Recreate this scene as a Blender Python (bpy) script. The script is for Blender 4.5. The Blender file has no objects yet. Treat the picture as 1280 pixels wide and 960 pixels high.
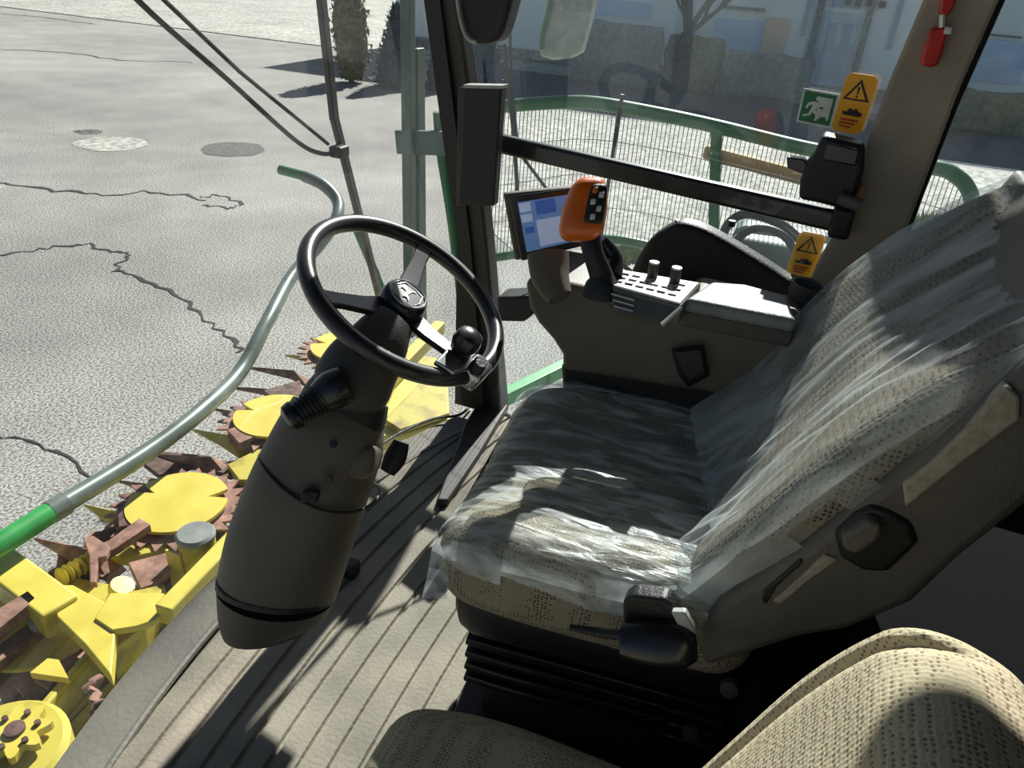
import bpy, bmesh, math, random
from mathutils import Vector, Matrix, noise
random.seed(7)
V = Vector
scn = bpy.context.scene
col = scn.collection
PI = math.pi
# ------------------------------------------------------------------ camera
F = 950.0; TH = math.radians(29); AZ = math.radians(20); RO = math.radians(4.4)
CAM = V((0, 0, 1.25))
fw = V((math.cos(TH)*math.cos(AZ), math.cos(TH)*math.sin(AZ), -math.sin(TH)))
r0 = V((math.sin(AZ), -math.cos(AZ), 0)); u0 = r0.cross(fw)
RT = r0*math.cos(RO) + u0*math.sin(RO); UP = RT.cross(fw)
cd = bpy.data.cameras.new('camera'); cam = bpy.data.objects.new('camera', cd); col.objects.link(cam)
cd.sensor_fit = 'HORIZONTAL'; cd.sensor_width = 36; cd.lens = F/1280*36; cd.clip_start = .02; cd.clip_end = 400
m = Matrix((RT, UP, -fw)).transposed().to_4x4(); m.translation = CAM; cam.matrix_world = m
scn.camera = cam
def ray(px, py): return fw + RT*((px-640)/F) + UP*((480-py)/F)
def U(px, py, x=None, y=None, z=None, d=None, pl=None):
    """the place on a given real plane seen at a photo pixel"""
    r = ray(px, py)
    if x is not None: t = (x-CAM.x)/r.x
    elif y is not None: t = (y-CAM.y)/r.y
    elif z is not None: t = (z-CAM.z)/r.z
    elif pl is not None: t = (pl[0]-CAM).dot(pl[1])/r.dot(pl[1])
    else: t = d
    return CAM + r*t
# ------------------------------------------------------------------ materials
def lin(c):
    return tuple((v/255/12.92 if v/255 <= .04045 else ((v/255+.055)/1.055)**2.4) for v in c) + (1,)
def mat(name, c, rough=.6, metal=0, c2=None, scale=20, detail=4, bump=0, bscale=None, spec=.5, stretch=None, lo=.35, hi=.65, coat=0):
    m = bpy.data.materials.new(name); m.use_nodes = True; nt = m.node_tree; N = nt.nodes; L = nt.links
    b = N['Principled BSDF']; b.inputs['Base Color'].default_value = lin(c); b.inputs['Roughness'].default_value = rough
    b.inputs['Metallic'].default_value = metal; b.inputs['Specular IOR Level'].default_value = spec
    b.inputs['Coat Weight'].default_value = coat
    tc = N.new('ShaderNodeTexCoord'); mp = N.new('ShaderNodeMapping'); L.new(tc.outputs['Object'], mp.inputs[0])
    if stretch: mp.inputs['Scale'].default_value = stretch
    if c2 is None: c2 = tuple(max(0, v*.86) for v in c)
    n = N.new('ShaderNodeTexNoise'); n.inputs['Scale'].default_value = scale; n.inputs['Detail'].default_value = detail; L.new(mp.outputs[0], n.inputs[0])
    r = N.new('ShaderNodeValToRGB'); r.color_ramp.elements[0].position = lo; r.color_ramp.elements[1].position = hi
    r.color_ramp.elements[0].color = lin(c2); r.color_ramp.elements[1].color = lin(c)
    L.new(n.outputs[0], r.inputs[0]); L.new(r.outputs[0], b.inputs['Base Color'])
    if bump:
        n2 = N.new('ShaderNodeTexNoise'); n2.inputs['Scale'].default_value = bscale or scale*4; n2.inputs['Detail'].default_value = 3; L.new(mp.outputs[0], n2.inputs[0])
        bp = N.new('ShaderNodeBump'); bp.inputs['Strength'].default_value = bump; bp.inputs['Distance'].default_value = .004
        L.new(n2.outputs[0], bp.inputs['Height']); L.new(bp.outputs[0], b.inputs['Normal'])
    m['ramp'] = 1
    return m
def fabric(name, c, cdot, scale=120):
    m = bpy.data.materials.new(name); m.use_nodes = True; nt = m.node_tree; N = nt.nodes; L = nt.links
    b = N['Principled BSDF']; b.inputs['Roughness'].default_value = .95; b.inputs['Specular IOR Level'].default_value = .15
    tc = N.new('ShaderNodeTexCoord'); v = N.new('ShaderNodeTexVoronoi'); v.inputs['Scale'].default_value = scale; v.inputs['Randomness'].default_value = .35
    L.new(tc.outputs['Object'], v.inputs[0])
    r = N.new('ShaderNodeValToRGB'); r.color_ramp.elements[0].position = .22; r.color_ramp.elements[1].position = .38
    r.color_ramp.elements[0].color = lin(cdot); r.color_ramp.elements[1].color = lin(c)
    L.new(v.outputs['Distance'], r.inputs[0]); 
    n = N.new('ShaderNodeTexNoise'); n.inputs['Scale'].default_value = 14; L.new(tc.outputs['Object'], n.inputs[0])
    mx = N.new('ShaderNodeMixRGB'); mx.blend_type = 'MULTIPLY'; mx.inputs[0].default_value = .35; L.new(r.outputs[0], mx.inputs[1]); L.new(n.outputs[0], mx.inputs[2])
    L.new(mx.outputs[0], b.inputs['Base Color'])
    bp = N.new('ShaderNodeBump'); bp.inputs['Strength'].default_value = .6; bp.inputs['Distance'].default_value = .002
    L.new(v.outputs['Distance'], bp.inputs['Height']); L.new(bp.outputs[0], b.inputs['Normal'])
    return m
def glassmat(name, tint=(255, 255, 255), dirt=.06, dcol=(200, 205, 205)):
    m = bpy.data.materials.new(name); m.use_nodes = True; nt = m.node_tree; N = nt.nodes; L = nt.links
    N.remove(N['Principled BSDF']); o = N['Material Output']
    t = N.new('ShaderNodeBsdfTransparent'); t.inputs[0].default_value = lin(tint)
    g = N.new('ShaderNodeBsdfGlossy'); g.inputs['Roughness'].default_value = .02
    lw = N.new('ShaderNodeLayerWeight'); lw.inputs[0].default_value = .5
    pw = N.new('ShaderNodeMath'); pw.operation = 'POWER'; pw.inputs[1].default_value = 5; L.new(lw.outputs['Facing'], pw.inputs[0])
    f = N.new('ShaderNodeMath'); f.operation = 'MULTIPLY_ADD'; f.inputs[1].default_value = .9; f.inputs[2].default_value = .06; L.new(pw.outputs[0], f.inputs[0])
    mx = N.new('ShaderNodeMixShader'); L.new(f.outputs[0], mx.inputs[0]); L.new(t.outputs[0], mx.inputs[1]); L.new(g.outputs[0], mx.inputs[2])
    d = N.new('ShaderNodeBsdfDiffuse'); d.inputs[0].default_value = lin(dcol)
    tl = N.new('ShaderNodeBsdfTranslucent'); tl.inputs[0].default_value = lin(dcol); md_ = N.new('ShaderNodeMixShader'); md_.inputs[0].default_value = .6
    L.new(d.outputs[0], md_.inputs[1]); L.new(tl.outputs[0], md_.inputs[2]); d = md_
    tc = N.new('ShaderNodeTexCoord'); n = N.new('ShaderNodeTexNoise'); n.inputs['Scale'].default_value = 3; n.inputs['Detail'].default_value = 6; L.new(tc.outputs['Object'], n.inputs[0])
    mm = N.new('ShaderNodeMapRange'); mm.inputs[1].default_value = .4; mm.inputs[2].default_value = .8; mm.inputs[3].default_value = dirt*.4; mm.inputs[4].default_value = dirt*1.6; L.new(n.outputs[0], mm.inputs[0])
    m2 = N.new('ShaderNodeMixShader'); L.new(mm.outputs[0], m2.inputs[0]); L.new(mx.outputs[0], m2.inputs[1]); L.new(d.outputs[0], m2.inputs[2])
    L.new(m2.outputs[0], o.inputs[0])
    return m
def filmmat(name, stretch, opacity=(.12, .6)):
    m = bpy.data.materials.new(name); m.use_nodes = True; nt = m.node_tree; N = nt.nodes; L = nt.links
    o = N['Material Output']; b = N['Principled BSDF']; b.inputs['Base Color'].default_value = lin((236, 242, 240)); b.inputs['Roughness'].default_value = .28; b.inputs['Specular IOR Level'].default_value = .8
    tr = N.new('ShaderNodeBsdfTransparent'); tr.inputs[0].default_value = (.93, .96, .97, 1)
    tc = N.new('ShaderNodeTexCoord'); mp = N.new('ShaderNodeMapping'); mp.inputs['Scale'].default_value = stretch; L.new(tc.outputs['Object'], mp.inputs[0])
    n = N.new('ShaderNodeTexNoise'); n.inputs['Scale'].default_value = 1; n.inputs['Detail'].default_value = 5; n.inputs['Distortion'].default_value = .8; L.new(mp.outputs[0], n.inputs[0])
    mr = N.new('ShaderNodeMapRange'); mr.inputs[1].default_value = .42; mr.inputs[2].default_value = .68; mr.inputs[3].default_value = opacity[0]; mr.inputs[4].default_value = opacity[1]; L.new(n.outputs[0], mr.inputs[0])
    bp = N.new('ShaderNodeBump'); bp.inputs['Strength'].default_value = .9; bp.inputs['Distance'].default_value = .012; L.new(n.outputs[0], bp.inputs['Height']); L.new(bp.outputs[0], b.inputs['Normal'])
    tl = N.new('ShaderNodeBsdfTranslucent'); tl.inputs[0].default_value = lin((230, 238, 236))
    a = N.new('ShaderNodeMixShader'); a.inputs[0].default_value = .3; L.new(b.outputs[0], a.inputs[1]); L.new(tl.outputs[0], a.inputs[2])
    mx = N.new('ShaderNodeMixShader'); L.new(mr.outputs[0], mx.inputs[0]); L.new(tr.outputs[0], mx.inputs[1]); L.new(a.outputs[0], mx.inputs[2])
    L.new(mx.outputs[0], o.inputs[0])
    return m
def emit(name, c, s):
    m = mat(name, c, .3); b = m.node_tree.nodes['Principled BSDF']
    b.inputs['Emission Color'].default_value = lin(c); b.inputs['Emission Strength'].default_value = s
    return m
M = dict(
    black=mat('black plastic', (26, 26, 27), .5, bump=.3, scale=60),
    matte=mat('matte black', (13, 13, 14), .95, spec=.1),
    satin=mat('satin black metal', (30, 29, 29), .32, coat=.3),
    brown=mat('brown grey plastic', (98, 90, 76), .55, c2=(90, 83, 70), scale=9, bump=.25, bscale=400),
    dbrown=mat('dark brown plastic', (74, 69, 62), .6, scale=9, bump=.25, bscale=400),
    pillar=mat('taupe pillar trim', (172, 160, 142), .6, scale=6, bump=.15, bscale=300),
    dpillar=mat('dark pillar', (58, 50, 46), .5, scale=8),
    grey=mat('grey plastic', (92, 92, 90), .5, scale=10, bump=.2, bscale=300),
    lgrey=mat('pale grey plastic', (176, 178, 172), .45, scale=30),
    pad=mat('armrest vinyl', (120, 126, 122), .5, scale=20, bump=.3, bscale=200),
    rim=mat('steering rim leather', (44, 41, 40), .33, scale=30, coat=.25),
    mat_=mat('rubber mat', (150, 143, 126), .8, c2=(122, 116, 104), scale=7, detail=8, bump=.4, bscale=120),
    sill=mat('sill vinyl', (128, 124, 112), .6, c2=(104, 102, 94), scale=5, detail=7, bump=.3, bscale=90),
    fab=fabric('beige dotted seat cloth', (162, 151, 127), (70, 62, 51), 170),
    fabshade=fabric('shaded dotted backrest cloth', (140, 131, 114), (58, 52, 44), 150),  # seat cloth toned darker to carry the pillar shade on the backrest
    fab2=fabric('beige knit seat cloth', (200, 188, 158), (132, 120, 98), 200),
    fabd=fabric('grey brown dotted side cloth', (124, 114, 98), (40, 36, 32), 120),
    shell=mat('seat shell plastic', (100, 95, 86), .55, scale=12, bump=.3, bscale=350),
    trim=mat('speckled beige trim and sun patch', (164, 156, 138), .7, c2=(140, 132, 116), scale=90, bump=.2),
    orange=mat('orange plastic', (226, 112, 20), .35, c2=(214, 98, 14), scale=12, coat=.4),
    red=mat('red plastic', (206, 34, 24), .35, coat=.3, scale=20),
    white=mat('white plastic', (225, 226, 222), .4, scale=20),
    silver=mat('silver metal', (190, 190, 188), .25, .9, scale=30),
    green=mat('green paint', (44, 120, 66), .38, c2=(38, 106, 58), scale=14, coat=.3),
    ggrey=mat('grey green paint', (84, 112, 98), .5, c2=(70, 94, 84), scale=10),
    lgreen=mat('bright green paint', (40, 158, 70), .35, scale=14, coat=.3),
    tube=mat('grey tube', (118, 130, 124), .34, .25, c2=(92, 104, 98), scale=6, stretch=(1, 1, 1)),
    yellow=mat('yellow paint', (210, 196, 84), .5, c2=(196, 178, 64), scale=6, detail=6, coat=.2, bump=.1),
    yellow2=mat('worn yellow paint', (184, 172, 66), .55, c2=(138, 116, 50), scale=9, detail=8, lo=.3, hi=.5),
    rust=mat('rusty steel', (168, 130, 112), .75, .1, c2=(98, 66, 54), scale=16, detail=8, bump=.6, bscale=60, lo=.3, hi=.7),
    rustd=mat('dark rusty steel', (110, 82, 72), .75, .1, c2=(58, 42, 38), scale=22, detail=8, bump=.6, bscale=60),
    steel=mat('grey steel cap', (140, 146, 142), .5, .3, scale=14),
    screen=emit('blue grey screen', (96, 130, 180), .35),
    screen2=emit('pale screen tile', (160, 176, 205), .4),
    screen3=emit('deep blue screen tile', (50, 92, 165), .35),
    sgreen=mat('sign green', (18, 120, 70), .5), syel=mat('sign yellow', (244, 178, 22), .5, scale=30, c2=(240, 168, 16)),
    swhite=mat('sign white', (226, 232, 224), .5), sblack=mat('sign black', (24, 20, 18), .5), sred=mat('sign red', (196, 60, 34), .5),
    glass=glassmat('cab glass', (246, 252, 252), .05, (190, 208, 214)), wglass=glassmat('windscreen glass', (250, 253, 252), .07),
    film=filmmat('clear wrinkled film', (42, 9, 20), (.16, .8)),
    film2=filmmat('clear stretched film', (16, 4, 4), (.12, .52)),
    house=mat('pale render', (232, 242, 242), .9, c2=(222, 233, 235), scale=.7),
    housew=mat('white painted wood', (214, 222, 222), .7, scale=2),
    win=mat('window blue', (128, 156, 184), .15, c2=(116, 144, 174), scale=1.5),
    door=mat('blue grey door', (184, 206, 222), .5, scale=2),
    garage=mat('pale blue garage door', (186, 214, 244), .5, c2=(178, 206, 238), scale=1),
    peach=mat('peach post', (240, 214, 190), .8), bark=mat('bark', (96, 92, 88), .9, c2=(70, 68, 66), scale=8),
    wallst=mat('stone wall', (140, 146, 142), .9, c2=(106, 112, 110), scale=6, detail=8, bump=.6),
    hedge=mat('hedge leaves', (118, 130, 104), .9, c2=(72, 84, 68), scale=9, detail=8),
    treerefl=mat('dark tree reflection', (70, 88, 106), .9, c2=(50, 66, 84), scale=4, detail=8),  # navy tone of a tree-shaped reflection in the glass
    olive=mat('dry brown shrub leaves', (138, 134, 104), .9, c2=(112, 110, 84), scale=4, detail=8),
    grass=mat('grass blades', (128, 140, 70), .9, c2=(100, 116, 54), scale=9),
    wood=mat('tan wood', (188, 150, 92), .7, c2=(168, 130, 76), scale=8),
    crack=mat('crack tar', (52, 50, 48), .95, scale=30),
    patch=mat('dark asphalt patch', (104, 102, 98), .95, c2=(76, 74, 72), scale=14, detail=8),
)
# ------------------------------------------------------------------ mesh builder
class MB:
    def __init__(s): s.v = []; s.f = []
    def add(s, vs, fs):
        k = len(s.v); s.v += [V(p) for p in vs]; s.f += [[i+k for i in f] for f in fs]; return s
    def box(s, c, h, R=None):
        c = V(c); R = R or Matrix.Identity(3)
        vs = [c + R @ V((h[0]*a, h[1]*b, h[2]*d)) for a in (-1, 1) for b in (-1, 1) for d in (-1, 1)]
        return s.add(vs, [(0, 1, 3, 2), (4, 6, 7, 5), (0, 4, 5, 1), (2, 3, 7, 6), (0, 2, 6, 4), (1, 5, 7, 3)])
    def beam(s, a, b, w, h, up=V((0, 0, 1))):
        a = V(a); b = V(b); d = (b-a).normalized(); x = d.cross(up).normalized(); z = x.cross(d)
        vs = []
        for p in (a, b):
            for i, j in ((-1, -1), (1, -1), (1, 1), (-1, 1)): vs.append(p + x*i*w/2 + z*j*h/2)
        return s.add(vs, [(3, 2, 1, 0), (4, 5, 6, 7), (0, 1, 5, 4), (1, 2, 6, 5), (2, 3, 7, 6), (3, 0, 4, 7)])
    def tube(s, pts, r, n=14, closed=False, cap=True):
        pts = [V(p) for p in pts]; N = len(pts); rs = r if isinstance(r, (list, tuple)) else [r]*N
        prev = None; vs = []
        for i, p in enumerate(pts):
            if closed: t = (pts[(i+1) % N]-pts[i-1]).normalized()
            else: t = (pts[min(i+1, N-1)]-pts[max(i-1, 0)]).normalized()
            if prev is None:
                a = V((0, 0, 1)) if abs(t.z) < .9 else V((1, 0, 0)); x = t.cross(a).normalized()
            else: x = (prev - t*prev.dot(t)).normalized()
            prev = x; y = t.cross(x)
            for k in range(n):
                a = 2*PI*k/n; vs.append(p + x*(rs[i]*math.cos(a)) + y*(rs[i]*math.sin(a)))
        fs = []
        for i in range(N if closed else N-1):
            j = (i+1) % N
            for k in range(n): fs.append((i*n+k, i*n+(k+1) % n, j*n+(k+1) % n, j*n+k))
        if cap and not closed: fs += [tuple(reversed(range(n))), tuple(range((N-1)*n, N*n))]
        return s.add(vs, fs)
    def loft(s, rings, cap=True):
        n = len(rings[0]); vs = [p for r in rings for p in r]; fs = []
        for i in range(len(rings)-1):
            for k in range(n): fs.append((i*n+k, i*n+(k+1) % n, (i+1)*n+(k+1) % n, (i+1)*n+k))
        if cap: fs += [tuple(reversed(range(n))), tuple(range((len(rings)-1)*n, len(rings)*n))]
        return s.add(vs, fs)
    def prism(s, poly, ext):
        poly = [V(p) for p in poly]; n = len(poly); e = V(ext)
        vs = poly + [p+e for p in poly]
        return s.add(vs, [tuple(range(n)), tuple(reversed(range(n, 2*n)))] + [(i, (i+1) % n, n+(i+1) % n, n+i) for i in range(n)])
    def rev(s, prof, o, ax, n=28):
        ax = V(ax).normalized(); a = V((0, 0, 1)) if abs(ax.z) < .9 else V((1, 0, 0)); x = ax.cross(a).normalized(); y = ax.cross(x)
        return s.loft([[V(o)+ax*h + (x*math.cos(2*PI*k/n)+y*math.sin(2*PI*k/n))*max(r, .0002) for k in range(n)] for r, h in prof])
    def rbox(s, c, h, r, R=None, n=10, warp=None):
        """box with round edges, an even grid on each face"""
        c = V(c); R = R or Matrix.Identity(3); h = V(h)
        for ax in range(3):
            for sg in (-1, 1):
                a, b = (ax+1) % 3, (ax+2) % 3; vs = []
                for i in range(n+1):
                    for j in range(n+1):
                        p = V((0, 0, 0)); p[ax] = sg*h[ax]
                        p[a] = h[a]*math.sin((2*i/n-1)*PI/2) if r > .3*h[a] else h[a]*(2*i/n-1)
                        p[b] = h[b]*math.sin((2*j/n-1)*PI/2) if r > .3*h[b] else h[b]*(2*j/n-1)
                        q = V([max(-(h[k]-min(r, h[k])), min(h[k]-min(r, h[k]), p[k])) for k in range(3)])
                        d = p-q
                        if d.length > 1e-9: p = q + V([d.normalized()[k]*min(r, h[k]) for k in range(3)])
                        if warp: p = warp(p)
                        vs.append(c + R @ p)
                fs = [((i*(n+1)+j), ((i+1)*(n+1)+j), ((i+1)*(n+1)+j+1), (i*(n+1)+j+1)) for i in range(n) for j in range(n)]
                if sg < 0: fs = [tuple(reversed(f)) for f in fs]
                s.add(vs, fs)
        return s
WL = {}
def build(name, mb, material, parent=None, smooth=True, bevel=0, weld=True, thick=0, loc=None, sub=0):
    me = bpy.data.meshes.new(name)
    if parent is not None: base = WL[parent.name]
    elif loc is not None: base = V(loc)
    else:
        n = len(mb.v); base = V((sum(p.x for p in mb.v)/n, sum(p.y for p in mb.v)/n, min(p.z for p in mb.v)))
    me.from_pydata([tuple(p-base) for p in mb.v], [], mb.f)
    bm = bmesh.new(); bm.from_mesh(me)
    if weld: bmesh.ops.remove_doubles(bm, verts=bm.verts, dist=1e-5)
    bmesh.ops.recalc_face_normals(bm, faces=bm.faces)
    bm.to_mesh(me); bm.free()
    me.materials.append(material)
    o = bpy.data.objects.new(name, me); col.objects.link(o)
    if parent is not None: o.parent = parent
    else: o.location = base
    WL[o.name] = base
    if thick:
        md = o.modifiers.new('solid', 'SOLIDIFY'); md.thickness = thick
    if bevel:
        md = o.modifiers.new('bev', 'BEVEL'); md.width = bevel; md.segments = 3; md.limit_method = 'ANGLE'; md.angle_limit = math.radians(35)
    if sub:
        md = o.modifiers.new('sub', 'SUBSURF'); md.levels = sub; md.render_levels = sub
    if smooth:
        for p in me.polygons: p.use_smooth = True
        try: me.set_sharp_from_angle(angle=math.radians(40))
        except Exception: pass
    return o
def tag(o, label, cat=None, group=None, kind=None):
    if label: o['label'] = label
    if cat: o['category'] = cat
    if group: o['group'] = group
    if kind: o['kind'] = kind
    return o
def thing(name, label, cat, loc, group=None):
    o = bpy.data.objects.new(name, None); col.objects.link(o); o.location = loc; o.empty_display_size = .05
    WL[o.name] = V(loc); return tag(o, label, cat, group)
def struct(name, mb, material, **k):
    o = build(name, mb, material, **k); o['kind'] = 'structure'; return o
def dup(root, loc, rz=0, label=None, sc=1, group=None):
    r = root.copy(); col.objects.link(r); r.location = loc; r.rotation_euler = (0, 0, rz); r.scale = (sc, sc, sc)
    WL[r.name] = V(loc)
    if label: r['label'] = label
    if group: r['group'] = group
    for ch in list(root.children):
        c = ch.copy(); col.objects.link(c); c.parent = r; WL[c.name] = V(loc)
        for g in ch.children:
            d = g.copy(); col.objects.link(d); d.parent = c
    return r
def smooth_pts(pts, n=8, closed=False):
    pts = [V(p) for p in pts]; out = []; N = len(pts)
    for i in range(N if closed else N-1):
        if closed: p0, p1, p2, p3 = pts[i-1], pts[i], pts[(i+1) % N], pts[(i+2) % N]
        else: p0, p1, p2, p3 = pts[max(i-1, 0)], pts[i], pts[i+1], pts[min(i+2, N-1)]
        for k in range(n):
            t = k/n; out.append(.5*((2*p1)+(p2-p0)*t+(2*p0-5*p1+4*p2-p3)*t*t+(3*p1-p0-3*p2+p3)*t**3))
    if not closed: out.append(pts[-1])
    return out
def pxloft(rows, flat=.9, n=28, refine=5):
    """rows (px, py, half width in px, distance): an oval limb through those places"""
    P = [U(a, b, d=d) for a, b, w, d in rows]; Wd = [w*d/F for a, b, w, d in rows]
    if refine:
        q = smooth_pts(P, refine); w2 = smooth_pts([V((w, 0, 0)) for w in Wd], refine); P, Wd = q, [w.x for w in w2]
    rings = []
    for i, p in enumerate(P):
        t = (P[min(i+1, len(P)-1)]-P[max(i-1, 0)]).normalized(); e1 = t.cross((p-CAM).normalized()).normalized(); e2 = t.cross(e1)
        rings.append([p + e1*Wd[i]*math.cos(2*PI*k/n) + e2*Wd[i]*flat*math.sin(2*PI*k/n) for k in range(n)])
    return MB().loft(rings)
def frame(fwd, up):
    y = V(fwd).normalized(); x = y.cross(V(up)).normalized(); z = x.cross(y); return Matrix((x, y, z)).transposed()

# ================================================================== OUTSIDE
GZ = -1.9
# ---- ground
def groundmat(name, c, c2, c3, big, fine):
    m = bpy.data.materials.new(name); m.use_nodes = True; nt = m.node_tree; N = nt.nodes; L = nt.links
    b = N['Principled BSDF']; b.inputs['Roughness'].default_value = .9; b.inputs['Specular IOR Level'].default_value = .2
    tc = N.new('ShaderNodeTexCoord')
    def nz(s, det, lo, hi, a, bcol):
        n = N.new('ShaderNodeTexNoise'); n.inputs['Scale'].default_value = s; n.inputs['Detail'].default_value = det; L.new(tc.outputs['Object'], n.inputs[0])
        r = N.new('ShaderNodeValToRGB'); r.color_ramp.elements[0].position = lo; r.color_ramp.elements[1].position = hi; r.color_ramp.elements[0].color = a; r.color_ramp.elements[1].color = bcol; L.new(n.outputs[0], r.inputs[0]); return r
    A = nz(big, 5, .35, .65, lin(c2), lin(c)); B = nz(fine, 3, .38, .6, lin(c3), (1, 1, 1, 1)); D = nz(big*5, 8, .3, .75, (.8, .8, .8, 1), (1.05, 1.05, 1.04, 1))
    m1 = N.new('ShaderNodeMixRGB'); m1.blend_type = 'MULTIPLY'; m1.inputs[0].default_value = .95; L.new(A.outputs[0], m1.inputs[1]); L.new(B.outputs[0], m1.inputs[2])
    m2 = N.new('ShaderNodeMixRGB'); m2.blend_type = 'MULTIPLY'; m2.inputs[0].default_value = 1; L.new(m1.outputs[0], m2.inputs[1]); L.new(D.outputs[0], m2.inputs[2])
    L.new(m2.outputs[0], b.inputs[0]); return m
M['asphalt'] = groundmat('worn yard asphalt', (194, 194, 188), (168, 168, 163), (132, 128, 122), .22, 55)
M['road'] = groundmat('dark road asphalt', (86, 98, 112), (74, 86, 100), (190, 190, 190), .3, 9)
M['concrete'] = groundmat('pale worn concrete', (206, 206, 198), (186, 186, 178), (190, 186, 180), .3, 9)
gr = struct('ground', MB().add([(-60, -60, GZ), (120, -60, GZ), (120, 90, GZ), (-60, 90, GZ)], [(0, 1, 2, 3)]), M['asphalt'], loc=(0, 0, GZ), smooth=False)
def strip(poly, z): return MB().prism([V((p[0], p[1], GZ-.04)) for p in poly], (0, 0, z+.04))
o = struct('road', strip([(18.8, -40), (25.3, -40), (25.3, 10.6), (19.2, 10.6)], .012), M['road'], smooth=False)
o = struct('yard_slab', strip([(8.5, -40), (18.8, -40), (18.8, 7.5), (9.5, 4.2), (8.5, 3.2)], .008), M['concrete'], smooth=False)
o = struct('pavement', strip([(25.3, -40), (60, -40), (60, 60), (25.3, 60)], .03), M['concrete'], smooth=False)
def gpoly(pts, w, z=.006):
    P = [U(a, b, z=GZ) for a, b in pts]; P = smooth_pts(P, 6); mb = MB(); L = []; Rr = []
    for i, p in enumerate(P):
        t = (P[min(i+1, len(P)-1)]-P[max(i-1, 0)]); t.z = 0; t.normalize(); nn = V((-t.y, t.x, 0)); jit = random.uniform(.35, 1.3)*w
        off = nn*random.uniform(-1, 1)*w*1.2
        L.append(p+off+nn*jit/2+V((0, 0, z))); Rr.append(p+off-nn*jit/2+V((0, 0, z)))
    k = len(P); return mb.add(L+Rr, [(i, i+1, k+i+1, k+i) for i in range(k-1)])
for pts, w in [([(0, 318), (50, 312), (105, 305), (130, 312), (160, 318)], .05), ([(145, 338), (190, 355), (240, 385), (275, 415), (302, 440)], .045), ([(0, 228), (60, 237), (130, 243), (190, 240), (260, 250)], .07),
               ([(250, 247), (275, 245), (300, 256), (285, 260), (255, 256)], .05), ([(92, 165), (118, 166)], .12), ([(0, 545), (60, 560), (120, 600)], .02), ([(160, 318), (150, 330), (147, 340)], .04),
               ([(0, 62), (80, 66), (150, 75), (240, 78)], .10), ([(0, 18), (60, 22), (110, 30)], .16)]:
    c = build('crack', gpoly(pts, w), M['crack'], gr, smooth=False)
def blob(cx, cy, rx, ry, z=.005):
    P = []
    for k in range(26):
        a = 2*PI*k/26; r = 1+.18*noise.noise(V((math.cos(a)*2, math.sin(a)*2, cx)))
        q = U(cx+rx*r*math.cos(a), cy+ry*r*math.sin(a), z=GZ); P.append(V((q.x, q.y, GZ+z)))
    return MB().add(P, [tuple(range(26))])
build('pothole', blob(291, 187, 40, 9), M['patch'], gr, smooth=False)
build('puddle_mark', blob(138, 180, 48, 9), M['concrete'], gr, smooth=False)
build('pothole', blob(110, 165, 18, 3), M['patch'], gr, smooth=False)

# ---- house row across the road
FX = 28.0
def fq(px, py): return U(px, py, x=FX)
hs = thing('house', 'pale grey rendered house with a pedimented doorway beyond the dark road', 'house', (FX, 0, GZ))
build('wall', MB().box((FX+2.2, 2.5, GZ+3.4), (2.2, 13.5, 3.5)), M['house'], hs, smooth=False)
build('plinth', MB().box((FX-.04, 2.5, GZ+.2), (.06, 13.5, .22)), M['wallst'], hs, smooth=False)
def onf(px0, py0, px1, py1, d0=.0, d1=.1):
    a = fq(px0, py0); b = fq(px1, py1)
    return MB().box((FX-(d0+d1)/2, (a.y+b.y)/2, (a.z+b.z)/2), ((d1-d0)/2, abs(a.y-b.y)/2, abs(a.z-b.z)/2))
def upright(px, py, w, h, d0=0, d1=.1):
    a = fq(px, py); return MB().box((FX-(d0+d1)/2, a.y, a.z+h/2), ((d1-d0)/2, w/2, h/2))
dp = fq(1035, 98)
dr = build('door', MB().box((FX-.06, dp.y+.02, GZ+1.1+.3), (.05, .5, 1.05)), M['door'], hs, smooth=False)
for dy in (-.22, .22): build('door_pane', MB().box((FX-.12, dp.y+dy, GZ+1.75), (.012, .13, .42)), M['win'], dr, smooth=False)
build('transom', MB().box((FX-.06, dp.y, GZ+2.75), (.05, .42, .16)), M['win'], hs, smooth=False)
for s in (-1, 1): build('pilaster', MB().box((FX-.08, dp.y+s*.72, GZ+1.55), (.08, .1, 1.4)).box((FX-.1, dp.y+s*.72, GZ+.25), (.12, .15, .12)), M['wallst'], hs, smooth=False)
build('pediment', MB().box((FX-.13, dp.y, GZ+3.05), (.16, 1.0, .12)).box((FX-.1, dp.y, GZ+3.26), (.12, .8, .06)), M['wallst'], hs, smooth=False)
build('doorstep', MB().box((FX-.5, dp.y, GZ+.16), (.45, .9, .14)), M['concrete'], hs, smooth=False)
for (a, b, w, h) in [(1003, 45, .3, 1.3), (1110, 62, .3, 1.3)]: build('downpipe', upright(a, b, .14, 1.8), M['win'], hs, smooth=False)
for a, b in [(1060, 2), (1073, 4), (1086, 4), (1103, 6)]: build('wall_lamp', MB().box(fq(a, b)-V((.08, 0, 0)), (.08, .09, .09)), M['sblack'], hs, smooth=False)
for (x0, y0, x1, y1) in [(1175, 42, 1198, 70), (1228, 48, 1272, 106)]: build('shutter', onf(x0, y0, x1, y1), M['garage'], hs, smooth=False)
gd = build('garage_door', onf(897, 22, 958, 72, 0, .08), M['garage'], hs, smooth=False)
build('lintel', onf(900, 6, 956, 15, 0, .14), M['wallst'], hs, smooth=False); build('lintel', onf(1235, 42, 1276, 48, 0, .14), M['wallst'], hs, smooth=False)
build('gate_post', onf(960, 22, 975, 84, 0, .3), M['peach'], hs, smooth=False)
w2 = onf(752, 2, 815, 38, 0, .06); build('shutter', onf(700, -6, 812, 24, 0, .06), M['garage'], hs, smooth=False)
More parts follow.
